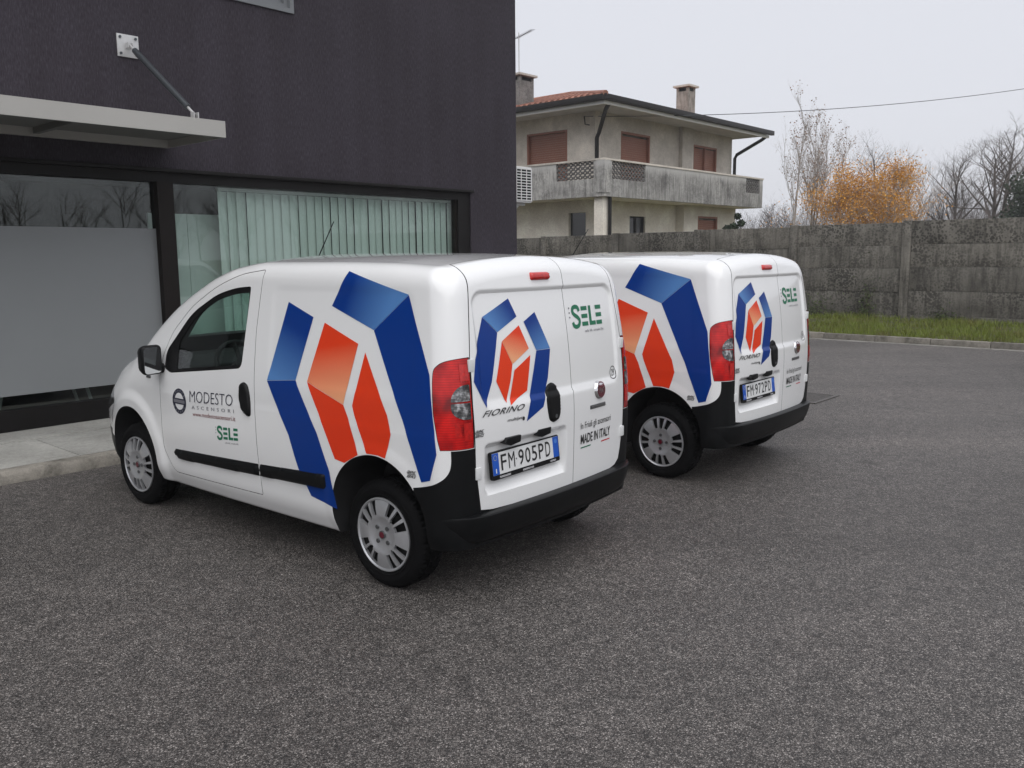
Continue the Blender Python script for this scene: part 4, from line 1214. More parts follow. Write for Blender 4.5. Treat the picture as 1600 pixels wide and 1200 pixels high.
for a, b in ((-6.0, -0.3), (-0.13, 4.336)):
    MB().box(a + 0.003, b - 0.003, 0.0810, 0.0825, 0.437, 2.022).build('frosted_film', M['film'], ob)
# upper window: stepped grey frame
uw = MB(); 
for k, (a, y) in enumerate(((0.0, -0.02), (0.05, 0.03), (0.10, 0.08))):
    x0, x1, z0, z1 = 4.90 + a, 6.095 - a, 4.478 + a, 5.90 - a; w_ = 0.05
    uw.box(x0, x1, y, y + 0.05, z0, z0 + w_); uw.box(x0, x1, y, y + 0.05, z1 - w_, z1); uw.box(x0, x0 + w_, y, y + 0.05, z0 + w_, z1 - w_); uw.box(x1 - w_, x1, y, y + 0.05, z0 + w_, z1 - w_)
M['greyframe'] = simple('grey_window_frame', (0.17, 0.18, 0.19), 0.45)
uwo = uw.build('upper_window_frame', M['greyframe'], ob)
MB().box(5.05, 5.945, 0.13, 0.138, 4.63, 5.75).build('window_pane', M['wglass'], ob)
# room behind the glass
MB().box(BX0 + 0.4, BR - 0.4, 4.5, 4.6, 0.1, 2.9).build('back_wall', M['inside'], ob)
MB().box(BX0 + 0.4, BR - 0.4, 0.17, 4.5, 0.06, 0.10).build('room_floor', M['roomfloor'], ob)
MB().box(BX0 + 0.4, BR - 0.4, 0.36, 4.5, 2.80, 2.9).build('ceiling', M['inside'], ob)
MB().box(5.0, 6.0, 1.6, 1.7, 4.3, 6.0).build('upper_room', M['inside'], ob)

# vertical blind: every slat on its own under one thing
vb = frame_empty('vertical_blind'); tag(vb, 'pale green vertical blind hanging behind the right shop window', 'blind')
MB().box(5.12, 8.93, 0.175, 0.215, 2.455, 2.49).build('head_rail', M['white'], vb)
random.seed(8)
sl = None; k = 0; x = 5.18
while x < 8.90:
    if sl is None:
        V = []; F = []
        for i in range(7):
            q = -0.067 + 0.134 * i / 6; yy = 0.008 * math.cos(q / 0.067 * 1.4)
            V += [(q, yy, 0.0), (q, yy, 2.30)]
        for i in range(6): F.append((2 * i, 2 * i + 2, 2 * i + 3, 2 * i + 1))
        sl = mk('slat', V, F, M['blind'], vb, True); o = sl
    else:
        o = sl.copy(); COL.objects.link(o); o.parent = vb
    o.location = (x, 0.19, 0.15); o.rotation_euler = (random.uniform(-0.004, 0.004), 0, 0.20 + random.uniform(-0.05, 0.05))
    x += 0.118
# partition panels behind the left end of that window
pp = frame_empty('partition_screen'); tag(pp, 'pale two-leaf partition screen inside, left of the vertical blind', 'screen')
for a, b in ((4.42, 4.86), (4.865, 5.30)):
    MB().box(a, b, 0.42, 0.45, 0.11, 2.20).build('screen_leaf', M['blind'], pp)
# folding chairs whose legs show under the film, and a box
def trestle(x, y, label):
    r = frame_empty('trestle_table', x, y, 0.10)
    tag(r, label, 'table', 'trestles behind the frosted film')
    MB().box(-0.55, 0.55, -0.30, 0.30, 0.70, 0.73).build('table_top', M['white'], r, bevel=0.006)
    for s in (-0.36, 0.36):
        for yy in (-0.2, 0.2):
            sg = 1 if s < 0 else -1
            MB().tube([(s - sg * 0.12, yy, 0.0), (s + sg * 0.06, yy, 0.70)], 0.018, 8).build('leg', M['white'], r, True)
    return r
trestle(3.28, 0.75, 'white trestle table whose splayed legs show below the frosted film')
bx = frame_empty('wooden_box', 2.55, 0.72, 0.10); tag(bx, 'brown wooden box on the floor below the frosted film', 'box')
MB().box(-0.35, 0.28, -0.2, 0.2, 0.0, 0.36).build('carcass', M['wood'], bx, bevel=0.006)
MB().box(-0.28, 0.20, -0.207, -0.2005, 0.05, 0.30).build('front_panel', simple('dark_wood', (0.06, 0.03, 0.015), 0.6), bx)

# canopy over the entrance
cp = frame_empty('entrance_canopy'); tag(cp, 'pale grey metal canopy fixed above the shop window', 'canopy')
CX0, CX1, CY, CZ0, CZ1 = -1.6, 4.47, -1.17, 2.842, 2.992
MB().box(CX0, CX1, CY, CY + 0.012, CZ0, CZ1).build('front_fascia', M['canopy'], cp)
MB().box(CX0, CX1, CY + 0.0125, -0.002, CZ1 - 0.014, CZ1 - 0.001).build('top_sheet', M['canopy'], cp)
for x in (CX0, CX1 - 0.012):
    MB().box(x, x + 0.012, CY + 0.0125, -0.002, CZ0, CZ1 - 0.0145).build('end_fascia', M['canopy'], cp)
MB().box(CX0 + 0.0125, CX1 - 0.0125, -0.060, -0.002, CZ0, CZ1 - 0.0145).build('wall_channel', M['canopy'], cp)
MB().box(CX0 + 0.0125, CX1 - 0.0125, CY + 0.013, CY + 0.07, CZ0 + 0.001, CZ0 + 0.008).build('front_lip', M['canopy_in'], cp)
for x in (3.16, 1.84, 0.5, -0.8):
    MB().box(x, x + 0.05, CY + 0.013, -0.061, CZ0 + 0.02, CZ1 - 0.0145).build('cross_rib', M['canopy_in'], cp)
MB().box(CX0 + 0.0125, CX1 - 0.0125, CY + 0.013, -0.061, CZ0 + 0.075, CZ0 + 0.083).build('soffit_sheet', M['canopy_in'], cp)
MB().tube([(CX1, -0.72, CZ1 - 0.05), (CX1 + 0.09, -0.72, CZ1 - 0.05)], 0.014, 8).build('drain_spout', M['canopy'], cp, True)
# tie rod with wall plate
tr = frame_empty('canopy_tie_rod'); tag(tr, 'diagonal steel tie rod from a square wall plate down to the canopy', 'tie rod')
MB().box(4.022, 4.238, -0.016, -0.001, 3.692, 3.908).build('wall_plate', M['steelplate'], tr, bevel=0.003)
for dx in (0.03, 0.186):
    for dz in (0.03, 0.186):
        MB().prism([(4.022 + dx + 0.014 * math.cos(a), 3.692 + dz + 0.014 * math.sin(a)) for a in np.linspace(0, 2 * math.pi, 7)[:-1]], 'y', -0.017, -0.028).build('bolt', M['rod'], tr)
for dx in (-0.022, 0.022):
    MB().box(4.13 + dx - 0.004, 4.13 + dx + 0.004, -0.075, -0.017, 3.775, 3.825).build('lug', M['steelplate'], tr)
    MB().box(4.22 + dx - 0.004, 4.22 + dx + 0.004, -1.10, -1.04, CZ1, CZ1 + 0.065).build('lug', M['steelplate'], tr)
A_, B_ = Vector((4.13, -0.055, 3.80)), Vector((4.22, -1.07, CZ1 + 0.045)); dd = (B_ - A_)
MB().tube([A_ + dd * 0.08, A_ + dd * 0.90], 0.030, 12).build('rod_tube', M['rod'], tr, True)
MB().tube([A_, A_ + dd * 0.09], 0.012, 8).build('rod_end', M['steelplate'], tr, True)
MB().tube([A_ + dd * 0.89, B_], 0.012, 8).build('rod_end', M['steelplate'], tr, True)

# outdoor unit on the end wall
ac = frame_empty('air_conditioner'); tag(ac, 'white louvred air conditioning unit bracketed to the end wall', 'air conditioner')
ax0, ax1, ay, az0, az1 = 10.04, 10.43, 0.10, 2.52, 3.06
MB().box(ax0, ax1, ay + 0.012, ay + 0.80, az0, az1).build('casing', M['white'], ac, bevel=0.008)
MB().box(ax0 + 0.03, ax1 - 0.025, ay + 0.004, ay + 0.0115, az0 + 0.03, az1 - 0.03).build('louvre_recess', M['seal'], ac)
for k in range(12):
    z = az0 + 0.030 + k * (az1 - az0 - 0.06 - 0.012) / 11
    MB().box(ax0 + 0.03, ax1 - 0.025, ay - 0.004, ay + 0.003, z, z + 0.014).build('louvre', M['white'], ac)
for x in (ax0 + 0.012, ax0 + 0.12, ax0 + 0.245, ax1 - 0.028):
    MB().box(x, x + 0.018, ay - 0.007, ay - 0.0045, az0 + 0.02, az1 - 0.02).build('grille_bar', M['white'], ac)
for y in (ay + 0.15, ay + 0.65):
    MB().box(9.952, ax1, y, y + 0.035, az0 - 0.035, az0 - 0.001).build('bracket_arm', M['white'], ac)
    MB().prism([(9.952, az0 - 0.036), (9.99, az0 - 0.036), (10.30, az0 - 0.036), (9.99, az0 - 0.30), (9.952, az0 - 0.30)], 'y', y + 0.005, y + 0.03).build('bracket_web', M['white'], ac)

# ---------------------------------------------------------------- drain grate in the yard
dg_ = empty('drain_grate', (3.44, 10.20, 0.0), RZ); tag(dg_, 'rusty iron drain grate set in the asphalt beyond the farther van', 'drain')
M['iron'] = simple('cast_iron', (0.085, 0.078, 0.074), 0.7, var=0.4, vscale=30)
gw_, gd_ = 0.36, 0.36
for a in ((-gw_, gw_, -gd_, -gd_ + 0.05), (-gw_, gw_, gd_ - 0.05, gd_), (-gw_, -gw_ + 0.05, -gd_ + 0.051, gd_ - 0.051), (gw_ - 0.05, gw_, -gd_ + 0.051, gd_ - 0.051)):
    MB().box(*a, 0.001, 0.012).build('grate_frame', M['iron'], dg_)
for k in range(13):
    x = -gw_ + 0.06 + k * 0.047
    MB().box(x, x + 0.030, -gd_ + 0.051, gd_ - 0.051, 0.001, 0.010).build('grate_bar', M['iron'], dg_)
MB().box(-gw_ + 0.05, gw_ - 0.05, -gd_ + 0.051, gd_ - 0.051, 0.0008, 0.003).build('pit', M['seal'], dg_)

# ---------------------------------------------------------------- far kerb, verge and wall
fk = frame_empty('far_kerb'); tag(fk, kind='structure')
random.seed(11)
M['gutter'] = mat_concrete('gutter_concrete', (0.30, 0.29, 0.27), (0.19, 0.18, 0.165), 3.0, spots=0.1)
y = -26.0
while y < 16:
    MB().box(KX - 0.12, KX, y + 0.004, y + 0.996, -0.03, 0.012).build('gutter_stone', M['gutter'], fk)
    MB().box(KX + 0.001 + random.uniform(0, 0.006), KX + 0.13, y + 0.004, y + 0.996, -0.03, 0.125 + random.uniform(-0.006, 0.006)).build('kerb_stone', M['kerb'], fk, bevel=0.012)
    y += 1.0
def wz(yy): return -0.0125 * (yy + 3.0)
vg_v = []; vg_f = []
ny, nx = 60, 8
for i in range(ny + 1):
    yy = -26 + 42.0 * i / ny
    for j in range(nx + 1):
        xx = KX + 0.12 + (20.62 - KX - 0.12) * j / nx
        vg_v.append(W3(xx, yy, 0.10 + 0.12 * (j / nx) ** 1.3 + random.uniform(-0.015, 0.02) * (0 < j < nx)))
for i in range(ny):
    for j in range(nx):
        a = i * (nx + 1) + j; vg_f.append((a, a + 1, a + nx + 2, a + nx + 1))
M['soil'] = simple('verge_soil', (0.06, 0.06, 0.022), 0.95, var=0.5, vscale=4)
vg = mk('verge', vg_v, [tuple(reversed(f)) for f in vg_f], M['soil'], None, True); tag(vg, kind='structure')
# grass blades
def mat_grass():
    m, t, b = nodes_of('grass_blade')
    v = coords(t)
    c = ramp(t, noise(t, v, 2.4, 4, 0.7), [(0.28, (0.15, 0.105, 0.035)), (0.42, (0.13, 0.14, 0.02)), (0.58, (0.14, 0.19, 0.018)), (0.76, (0.22, 0.20, 0.045))])
    L(t, c, b.inputs['Base Color']); b.inputs['Roughness'].default_value = 0.7
    return m
M['grass'] = mat_grass()
random.seed(5)
gv = []; gf = []
def blade(x, y, z, h, lean, w):
    a = random.uniform(0, 6.283); c, s = math.cos(a) * w, math.sin(a) * w
    p = W3(x, y, z); b = len(gv); l = random.uniform(0, 6.283)
    gv.extend([(p.x - c, p.y - s, p.z - 0.01), (p.x + c, p.y + s, p.z - 0.01), (p.x + math.cos(l) * lean, p.y + math.sin(l) * lean, p.z + h)])
    gf.append((b, b + 1, b + 2))
for i in range(42000):
    yy = random.uniform(-9, 5) if i % 5 else random.uniform(-24, 8)
    u_ = random.random(); xx = KX + 0.10 + 3.5 * u_
    cl = 0.5 + 0.5 * math.sin(yy * 2.1 + xx * 1.3) * math.sin(yy * 0.7 - xx * 2.2)
    if u_ > 0.45 and random.random() > 0.35 + 0.65 * cl: continue
    h = random.uniform(0.05, 0.12) * (0.7 + 0.8 * cl)
    blade(xx, yy, 0.10 + 0.12 * u_ ** 1.3, h, h * 0.5, random.uniform(0.004, 0.009))
go = mk('grass', gv, gf, M['grass']); tag(go, 'short green grass on the verge below the concrete wall', 'grass', kind='stuff')
# weeds climbing the wall foot
M['weed'] = simple('weed_leaf', (0.055, 0.075, 0.022), 0.8, var=0.5, vscale=9)
def weed(y, w, h, n, label):
    v = []; f = []
    for i in range(n):
        yy = random.gauss(0, w * 0.4); zz = abs(random.gauss(0, h * 0.5)); xx = -random.uniform(0.02, 0.10 + 0.2 * max(0, 1 - zz / h))
        s = random.uniform(0.012, 0.03); a = [random.gauss(0, 1) for _ in range(6)]
        b = len(v); e1 = Vector(a[:3]).normalized() * s; e2 = Vector(a[3:]).normalized() * s; p = Vector((xx, yy, zz))
        v += [p - e1, p + e2, p + e1, p - e2]; f.append((b, b + 1, b + 2, b + 3))
    o = frame_empty('wall_weed', 20.55, y, 0.20); tag(o, label, 'weed', 'weeds at the foot of the concrete wall')
    mk('leaves', v, f, M['weed'], o)
    mb = MB()
    for k in range(5): mb.tube([(-0.05, random.uniform(-w, w) * 0.3, 0), (-0.03, random.uniform(-w, w) * 0.5, h * random.uniform(0.5, 1.0))], [0.006, 0.002], 4)
    mb.build('stems', simple('weed_stem', (0.07, 0.06, 0.03), 0.9) if 'weed_stem' not in bpy.data.materials else bpy.data.materials['weed_stem'], o)
weed(-0.3, 0.9, 0.45, 420, 'low green weed clump at the wall foot, just right of the farther van')
weed(-1.55, 0.35, 0.80, 330, 'tall dark weed climbing the wall foot beside the diagonal crack')
weed(-3.2, 0.5, 0.25, 220, 'small weed tuft at the wall foot right of the concrete post')

# precast wall
cw = frame_empty('concrete_wall', 20.6, 0, 0.0); tag(cw, 'weathered grey precast concrete panel wall along the verge', 'wall')
random.seed(21)
posts = [0.317 - 2.655 * k for k in range(-5, 9)]
ZR = [-0.20, 0.285, 0.835, 1.365, 1.875, 2.395]
for i, py in enumerate(posts):
    dz = wz(py)
    MB().box(-0.075, 0.075, py - 0.095, py + 0.095, -0.2, 2.42 + dz).build('post', M['wallc'], cw, bevel=0.012)
    if i + 1 < len(posts):
        a, b = posts[i + 1] + 0.097, py - 0.097; dz = wz((a + b) / 2)
        for r in range(5):
            o_ = random.uniform(-0.010, 0.010)
            pan = MB().box(-0.028, 0.028, -(b - a) / 2, (b - a) / 2, -(ZR[r + 1] - ZR[r]) / 2 + 0.0006, (ZR[r + 1] - ZR[r]) / 2 - 0.0006).build('panel', M['wallc'], cw, bevel=0.008)
            pan.location = (o_, (a + b) / 2, (ZR[r] + ZR[r + 1]) / 2 + dz)
            pan.rotation_euler = (0, 0, random.uniform(-0.003, 0.003))
# ragged moss line on the coping
# ================================================================== HOUSE behind the wall
M['stucco'] = mat_concrete('house_stucco', (0.60, 0.555, 0.495), (0.46, 0.42, 0.37), 1.1, False, spots=0.08)
M['cream'] = mat_concrete('ground_floor_stucco', (0.78, 0.73, 0.645), (0.68, 0.63, 0.55), 0.9, False, spots=0.03)
M['parapet'] = mat_concrete('stained_parapet', (0.46, 0.455, 0.44), (0.22, 0.215, 0.21), 1.5, True, spots=0.35)
def top_pale(m, z0, z1, col):
    # the rain-washed pale band under the coping, with a ragged lower edge
    t = m.node_tree; b = t.nodes['Principled BSDF']; src = b.inputs['Base Color'].links[0].from_socket
    v = coords(t); sx = N(t, 'ShaderNodeSeparateXYZ'); L(t, v, sx.inputs[0])
    mp = N(t, 'ShaderNodeMapping'); mp.inputs['Scale'].default_value = (5, 5, 0.5); L(t, v, mp.inputs['Vector'])
    nz = noise(t, mp.outputs[0], 1.3, 5, 0.7)
    a = N(t, 'ShaderNodeMath', operation='MULTIPLY_ADD'); L(t, nz, a.inputs[0]); a.inputs[1].default_value = 0.55; L(t, sx.outputs['Z'], a.inputs[2])
    mr = N(t, 'ShaderNodeMapRange'); L(t, a.outputs[0], mr.inputs['Value']); mr.inputs['From Min'].default_value = z0; mr.inputs['From Max'].default_value = z1
    L(t, mixc(t, mr.outputs['Result'], src, col), b.inputs['Base Color'])
top_pale(M['parapet'], 4.66, 4.86, (0.50, 0.49, 0.47))
M['shutter'] = simple('shutter_brown', (0.27, 0.115, 0.075), 0.6, var=0.06, vscale=2)
M['darkwood'] = simple('dark_gutter', (0.012, 0.010, 0.010), 0.5, spec=0.3)
M['soffit'] = simple('soffit_white', (0.50, 0.485, 0.46), 0.8, var=0.1, vscale=2)
M['lattice'] = simple('lattice_dark', (0.13, 0.125, 0.12), 0.85, var=0.3, vscale=6)
M['fascia'] = simple('fascia_white', (0.72, 0.71, 0.69), 0.7)
def mat_tile():
    m, t, b = nodes_of('roof_tile')
    v = coords(t); oi = N(t, 'ShaderNodeObjectInfo')
    c = ramp(t, noise(t, v, 3.5, 5, 0.7), [(0.3, (0.13, 0.055, 0.04)), (0.5, (0.27, 0.12, 0.085)), (0.7, (0.36, 0.19, 0.14))])
    r = ramp(t, oi.outputs['Random'], [(0, (0.75, 0.75, 0.75)), (1, (1.2, 1.15, 1.1))])
    c = mixc(t, 1.0, c, r, 'MULTIPLY')
    L(t, c, b.inputs['Base Color']); b.inputs['Roughness'].default_value = 0.85
    return m
M['tile'] = mat_tile()
M['pane_dark'] = simple('dark_pane', (0.012, 0.013, 0.014), 0.15, coat=0.3)
HX, HY = 22.6, 7.5
hs = frame_empty('house', HX, HY, 0.0); tag(hs, 'two-storey house with hipped tile roof and stained wraparound balcony behind the wall', 'house')
XL, YL = 11.0, 14.0                                      # plan of balcony edge
WX0, WX1, WY0 = 1.3, 10.8, 1.32                          # upper walls
# walls: front-left wall plane x=WX0, right wall plane y=WY0
def wall_y(name, x0, x1, y, th, z0, z1, holes, mat):
    """wall along x at y with rectangular holes (x0,x1,z0,z1) sorted by x"""
    mb = MB(); cx = x0
    for a, b, c, d in holes:
        mb.box(cx, a, y, y + th, z0, z1)
        mb.box(a, b, y, y + th, z0, c); mb.box(a, b, y, y + th, d, z1); cx = b
    mb.box(cx, x1, y, y + th, z0, z1); return mb.build(name, mat, hs)
def wall_x(name, y0, y1, x, th, z0, z1, holes, mat):
    mb = MB(); cy = y0
    for a, b, c, d in holes:
        mb.box(x, x + th, cy, a, z0, z1)
        mb.box(x, x + th, a, b, z0, c); mb.box(x, x + th, a, b, d, z1); cy = b
    mb.box(x, x + th, cy, y1, z0, z1); return mb.build(name, mat, hs)
US, UE = 3.722, 6.75
up_r = [(2.80, 4.62, 4.0, 5.93), (7.72, 9.52, 4.0, 5.90)]
wall_y('upper_wall', WX0 + 0.301, WX1, WY0, 0.3, US, UE, up_r, M['stucco'])
up_l = [(2.50, 4.32, 4.0, 5.95)]
wall_x('upper_wall', WY0, YL - 1.3, WX0, 0.3, US, UE, up_l, M['stucco'])
MB().box(WX1 - 0.3, WX1 - 0.001, WY0 + 0.301, YL - 1.3, US, UE).build('upper_wall', M['stucco'], hs)
# ground floor
gr_r = [(3.38, 4.40, 2.0, 3.06)]
wall_y('lower_wall', WX0 + 0.301, 6.50, WY0, 0.3, 0.0, 3.544, gr_r, M['cream'])
wall_y('lower_wall', 6.50, WX1 - 0.2, WY0 - 0.35, 0.65, 0.0, 3.544, [(7.55, 9.10, 1.9, 3.16)], M['cream'])
wall_x('lower_wall', WY0, YL - 1.3, WX0, 0.3, 0.0, 3.544, [(1.70, 2.44, 1.9, 3.14)], M['cream'])
MB().box(WX1 - 0.5, WX1 - 0.2, WY0 + 0.301, YL - 1.3, 0, 3.5).build('lower_wall', M['cream'], hs)
MB().box(0.15, 0.45, 0.15, 0.50, 0.0, 3.54).build('balcony_pillar', M['cream'], hs)
# wall pilaster (flue) between the upper windows
MB().box(6.62, 7.35, WY0 - 0.16, WY0 - 0.001, US, 6.60).build('flue_pilaster', M['stucco'], hs)
# shutters with slats
def shutter(axis, a, b, c, d, pos, mid=False):
    s = MB()
    for k in range(int((d - c) / 0.075)):
        z = c + k * 0.075
        if axis == 'y': s.box(a, b, pos, pos + 0.014, z, z + 0.070)
        else: s.box(pos, pos + 0.014, a, b, z, z + 0.070)
    e = s.build('roller_shutter', M['shutter'], hs)
    f = MB(); w = 0.07
    if axis == 'y':
        for r_ in ((a - w, a, c, d + w), (b, b + w, c, d + w), (a, b, d, d + w)): f.box(r_[0], r_[1], pos - 0.11, pos + 0.02, r_[2], r_[3])
        if mid: f.box((a + b) / 2 - 0.04, (a + b) / 2 + 0.04, pos - 0.10, pos - 0.002, c, d)
    else:
        for r_ in ((a - w, a, c, d + w), (b, b + w, c, d + w), (a, b, d, d + w)): f.box(pos - 0.11, pos + 0.02, r_[0], r_[1], r_[2], r_[3])
    ff = f.build('shutter_frame', M['shutter'], hs)
for a, b, c, d in up_r: shutter('y', a + 0.07, b - 0.07, c, d - 0.07, WY0 + 0.10, a > 7)
for a, b, c, d in up_l: shutter('x', a + 0.07, b - 0.07, c, d - 0.07, WX0 + 0.10)
shutter('y', 7.62, 9.03, 1.9, 3.09, WY0 - 0.24)
for (a, b, c, d) in gr_r: MB().box(a, b, WY0 + 0.12, WY0 + 0.13, c, d).build('dark_window', M['pane_dark'], hs)
for (a, b, c, d) in gr_r:
    for r_ in ((a, a + 0.05, c, d), (b - 0.05, b, c, d), (a + 0.05, b - 0.05, d - 0.05, d), ((a + b) / 2 - 0.03, (a + b) / 2 + 0.03, c, d - 0.05)): MB().box(r_[0], r_[1], WY0 + 0.07, WY0 + 0.118, r_[2], r_[3]).build('window_frame', M['darkwood'], hs)
MB().box(WX0 + 0.12, WX0 + 0.13, 1.70, 2.44, 1.9, 3.14).build('dark_window', M['pane_dark'], hs)
# balcony: slab, parapet, coping, lattice grilles
MB().prism([(0.06, 0.06), (XL - 0.06, 0.06), (XL - 0.06, WY0 + 0.2), (WX0 + 0.2, WY0 + 0.2), (WX0 + 0.2, YL), (0.06, YL)], 'z', 3.545, 3.72).build('balcony_slab', M['cream'], hs)
ZP0, ZP1 = 3.54, 4.66
LAT = []
def parapet_y(x0, x1, lat):
    mb = MB(); cx = x0
    for a, b in lat:
        mb.box(cx, a, 0, 0.13, ZP0, ZP1); mb.box(a, b, 0, 0.13, ZP0, 4.10); cx = b
    mb.box(cx, x1, 0, 0.13, ZP0, ZP1); mb.build('parapet', M['parapet'], hs)
parapet_y(0.13, XL, [(0.42, 2.35), (9.55, 10.72)])
mb = MB(); mb.box(0, 0.1295, 0, 0.42, ZP0, ZP1); mb.box(0, 0.1295, 0.42, 1.95, ZP0, 4.10); mb.box(0, 0.1295, 1.95, YL, ZP0, ZP1); mb.build('parapet', M['parapet'], hs)
MB().box(XL - 0.13, XL, 0.1305, WY0 - 0.36, ZP0, ZP1).build('parapet', M['parapet'], hs)
MB().box(-0.03, XL + 0.03, -0.03, 0.16, ZP1 + 0.001, ZP1 + 0.06).build('coping', M['stucco'], hs)
MB().box(-0.03, 0.16, 0.161, YL, ZP1 + 0.001, ZP1 + 0.06).build('coping', M['stucco'], hs)
# corner post, slightly proud
MB().box(-0.025, 0.30, -0.025, -0.0005, ZP0 + 0.12, ZP1).build('corner_post', M['parapet'], hs)
MB().box(-0.025, -0.0005, 0.0, 0.30, ZP0 + 0.12, ZP1).build('corner_post', M['parapet'], hs)
def lattice(axis, a, b):
    """scalloped openwork blocks"""
    mb = MB(); n = max(2, round((b - a) / 0.20)); p = (b - a) / n; rows = 4; q = (ZP1 - 4.10) / rows
    for i in range(n):
        for j in range(rows):
            cx, cz = a + p * (i + 0.5), 4.10 + q * (j + 0.5)
            for k in range(3):
                r = 0.055 + 0.0 * k
            pts = [(cx - p / 2, cz - q / 2), (cx, cz + q * 0.18), (cx + p / 2, cz - q / 2)]
            pt2 = [(cx - p / 2, cz + q / 2), (cx, cz - q * 0.18), (cx + p / 2, cz + q / 2)]
            for line in (pts, pt2):
                P3 = [(u, 0.065, w) if axis == 'y' else (0.065, u, w) for u, w in line]
                mb.tube(P3, 0.027, 5)
    mb.build('lattice_grille', M['lattice'], hs)
lattice('y', 0.42, 2.35); lattice('y', 9.55, 10.72); lattice('x', 0.42, 1.95)
# downpipes
MB().tube([(0.35, 0.10, 6.40), (0.55, 0.35, 6.30), (1.22, 1.10, 5.72), (1.235, 1.20, 5.55), (1.235, 1.20, 4.0)], 0.07, 8).build('downpipe', M['darkwood'], hs, True)
MB().tube([(0.40, 0.06, 3.54), (0.40, 0.06, 0.0)], 0.06, 8).build('downpipe', M['darkwood'], hs, True)
MB().tube([(11.35, 0.10, 6.42), (11.3, 0.25, 6.30), (10.92, 1.15, 5.75), (10.88, 1.22, 5.6), (10.88, 1.22, 3.9)], 0.07, 8).build('downpipe', M['darkwood'], hs, True)
# roof: hipped, pitch 1:4, eaves at the balcony line
EZ0, EZ1, TP = 6.46, 6.60, 0.25
ex0, ex1, ey0, ey1 = -0.06, 11.55, -0.06, 15.0
hw_ = (ex1 - ex0) / 2; rx = (ex0 + ex1) / 2; rzt = EZ1 + hw_ * TP
MB().box(ex0 + 0.16, ex1 - 0.16, ey0 + 0.16, ey1 - 0.16, EZ0 - 0.02, EZ0 + 0.04).build('soffit', M['soffit'], hs)
mb = MB()
for r_ in ((ex0 + 0.08, ex1 - 0.08, ey0 + 0.08, ey0 + 0.155), (ex0 + 0.08, ex0 + 0.155, ey0 + 0.156, ey1)): mb.box(*r_, EZ0 - 0.10, EZ0 + 0.008)
mb.build('fascia_board', M['fascia'], hs)
mb = MB()
mb.box(ex0 - 0.08, ex1 + 0.08, ey0 - 0.08, ey0 + 0.075, EZ0 + 0.01, EZ1 + 0.045); mb.box(ex0 - 0.08, ex0 + 0.075, ey0 + 0.076, ey1, EZ0 + 0.01, EZ1 + 0.045)
mb.build('gutter', M['darkwood'], hs, bevel=0.02)
rf = mk('roof', [(ex0, ey0, EZ1), (ex1, ey0, EZ1), (rx, ey0 + hw_, rzt), (ex0, ey1, EZ1), (ex1, ey1, EZ1), (rx, ey1 - hw_, rzt)],
        [(0, 1, 2), (0, 2, 5, 3), (1, 4, 5, 2), (3, 5, 4)], M['tile'], hs)
# tile rows on the visible left slope, one object per course strip of barrels
slope = math.hypot(hw_, hw_ * TP)
cnt = 0; tm = None
pitch_w = 0.24
yy = ey0 + 0.4
while yy < 7.0 and cnt < 300:
    up = min(hw_, max(0.0, yy - ey0))
    ln = up
    nseg = max(1, int(ln / 0.36)); 
    mb = MB(); V = []; F = []
    for sgi in range(nseg):
        x0 = sgi * 0.36; x1 = min(ln, x0 + 0.40)
        z0 = x0 * TP + 0.030; z1 = x1 * TP + 0.004
        b = len(V)
        for (xx, zz, rr) in ((x0, z0, 0.088), (x1, z1, 0.070)):
            for k in range(6):
                a = math.pi * k / 5; V.append((xx, rr * math.cos(a), zz + rr * 0.75 * math.sin(a)))
        for k in range(5): F.append((b + k, b + k + 1, b + 7 + k, b + 6 + k))
        F.append((b + 5, b + 4, b + 3, b + 2, b + 1, b))
    o = mk('tile_course', V, F, M['tile'], hs, True, 40); o.location = (ex0 - 0.05, yy, EZ1 + 0.005)
    yy += pitch_w; cnt += 1
mb = MB(); mb.tube([(ex0 - 0.05, ey0 - 0.05, EZ1 + 0.05), (rx, ey0 + hw_, rzt + 0.06)], 0.085, 8); mb.build('hip_cap', M['tile'], hs, True)
MB().tube([(rx, ey0 + hw_, rzt + 0.06), (rx, ey1 - hw_, rzt + 0.06)], 0.085, 8).build('ridge_cap', M['tile'], hs, True)
M['chim2'] = mat_concrete('chimney_render', (0.36, 0.34, 0.31), (0.20, 0.19, 0.17), 3.0, True, spots=0.4)
M['chim'] = mat_concrete('chimney_concrete', (0.24, 0.23, 0.22), (0.12, 0.115, 0.11), 3.0, False, spots=0.5)
def chimney(name, x, y, w, d, z0, z1, label):
    c = MB(); c.box(x - w / 2, x + w / 2, y - d / 2, y + d / 2, z0, z1 - 0.22)
    for sx in (-1, 1):
        for sy in (-1, 1): c.box(x + sx * (w / 2 - 0.05) - 0.05, x + sx * (w / 2 - 0.05) + 0.05, y + sy * (d / 2 - 0.05) - 0.05, y + sy * (d / 2 - 0.05) + 0.05, z1 - 0.2199, z1 - 0.07)
    o = c.build('chimney', M['chim'] if w > 0.7 else M['chim2'], hs); o['label'] = label
    MB().box(x - w / 2 - 0.10, x + w / 2 + 0.10, y - d / 2 - 0.10, y + d / 2 + 0.10, z1 - 0.0699, z1).build('chimney_cap', M['stucco'], o)
    MB().box(x - w / 2 + 0.06, x + w / 2 - 0.06, y - d / 2 + 0.06, y + d / 2 - 0.06, z1 - 0.25, z1 - 0.10).build('flue', M['seal'], o)
chimney('chimney', 7.35, 1.50, 0.52, 0.52, 6.6, 8.05, 'slim chimney with a flat cap on the right slope')
chimney('chimney', 1.1, 4.52, 0.75, 0.75, 6.5, 7.96, 'wide chimney with a raised slab cap beside the building corner')
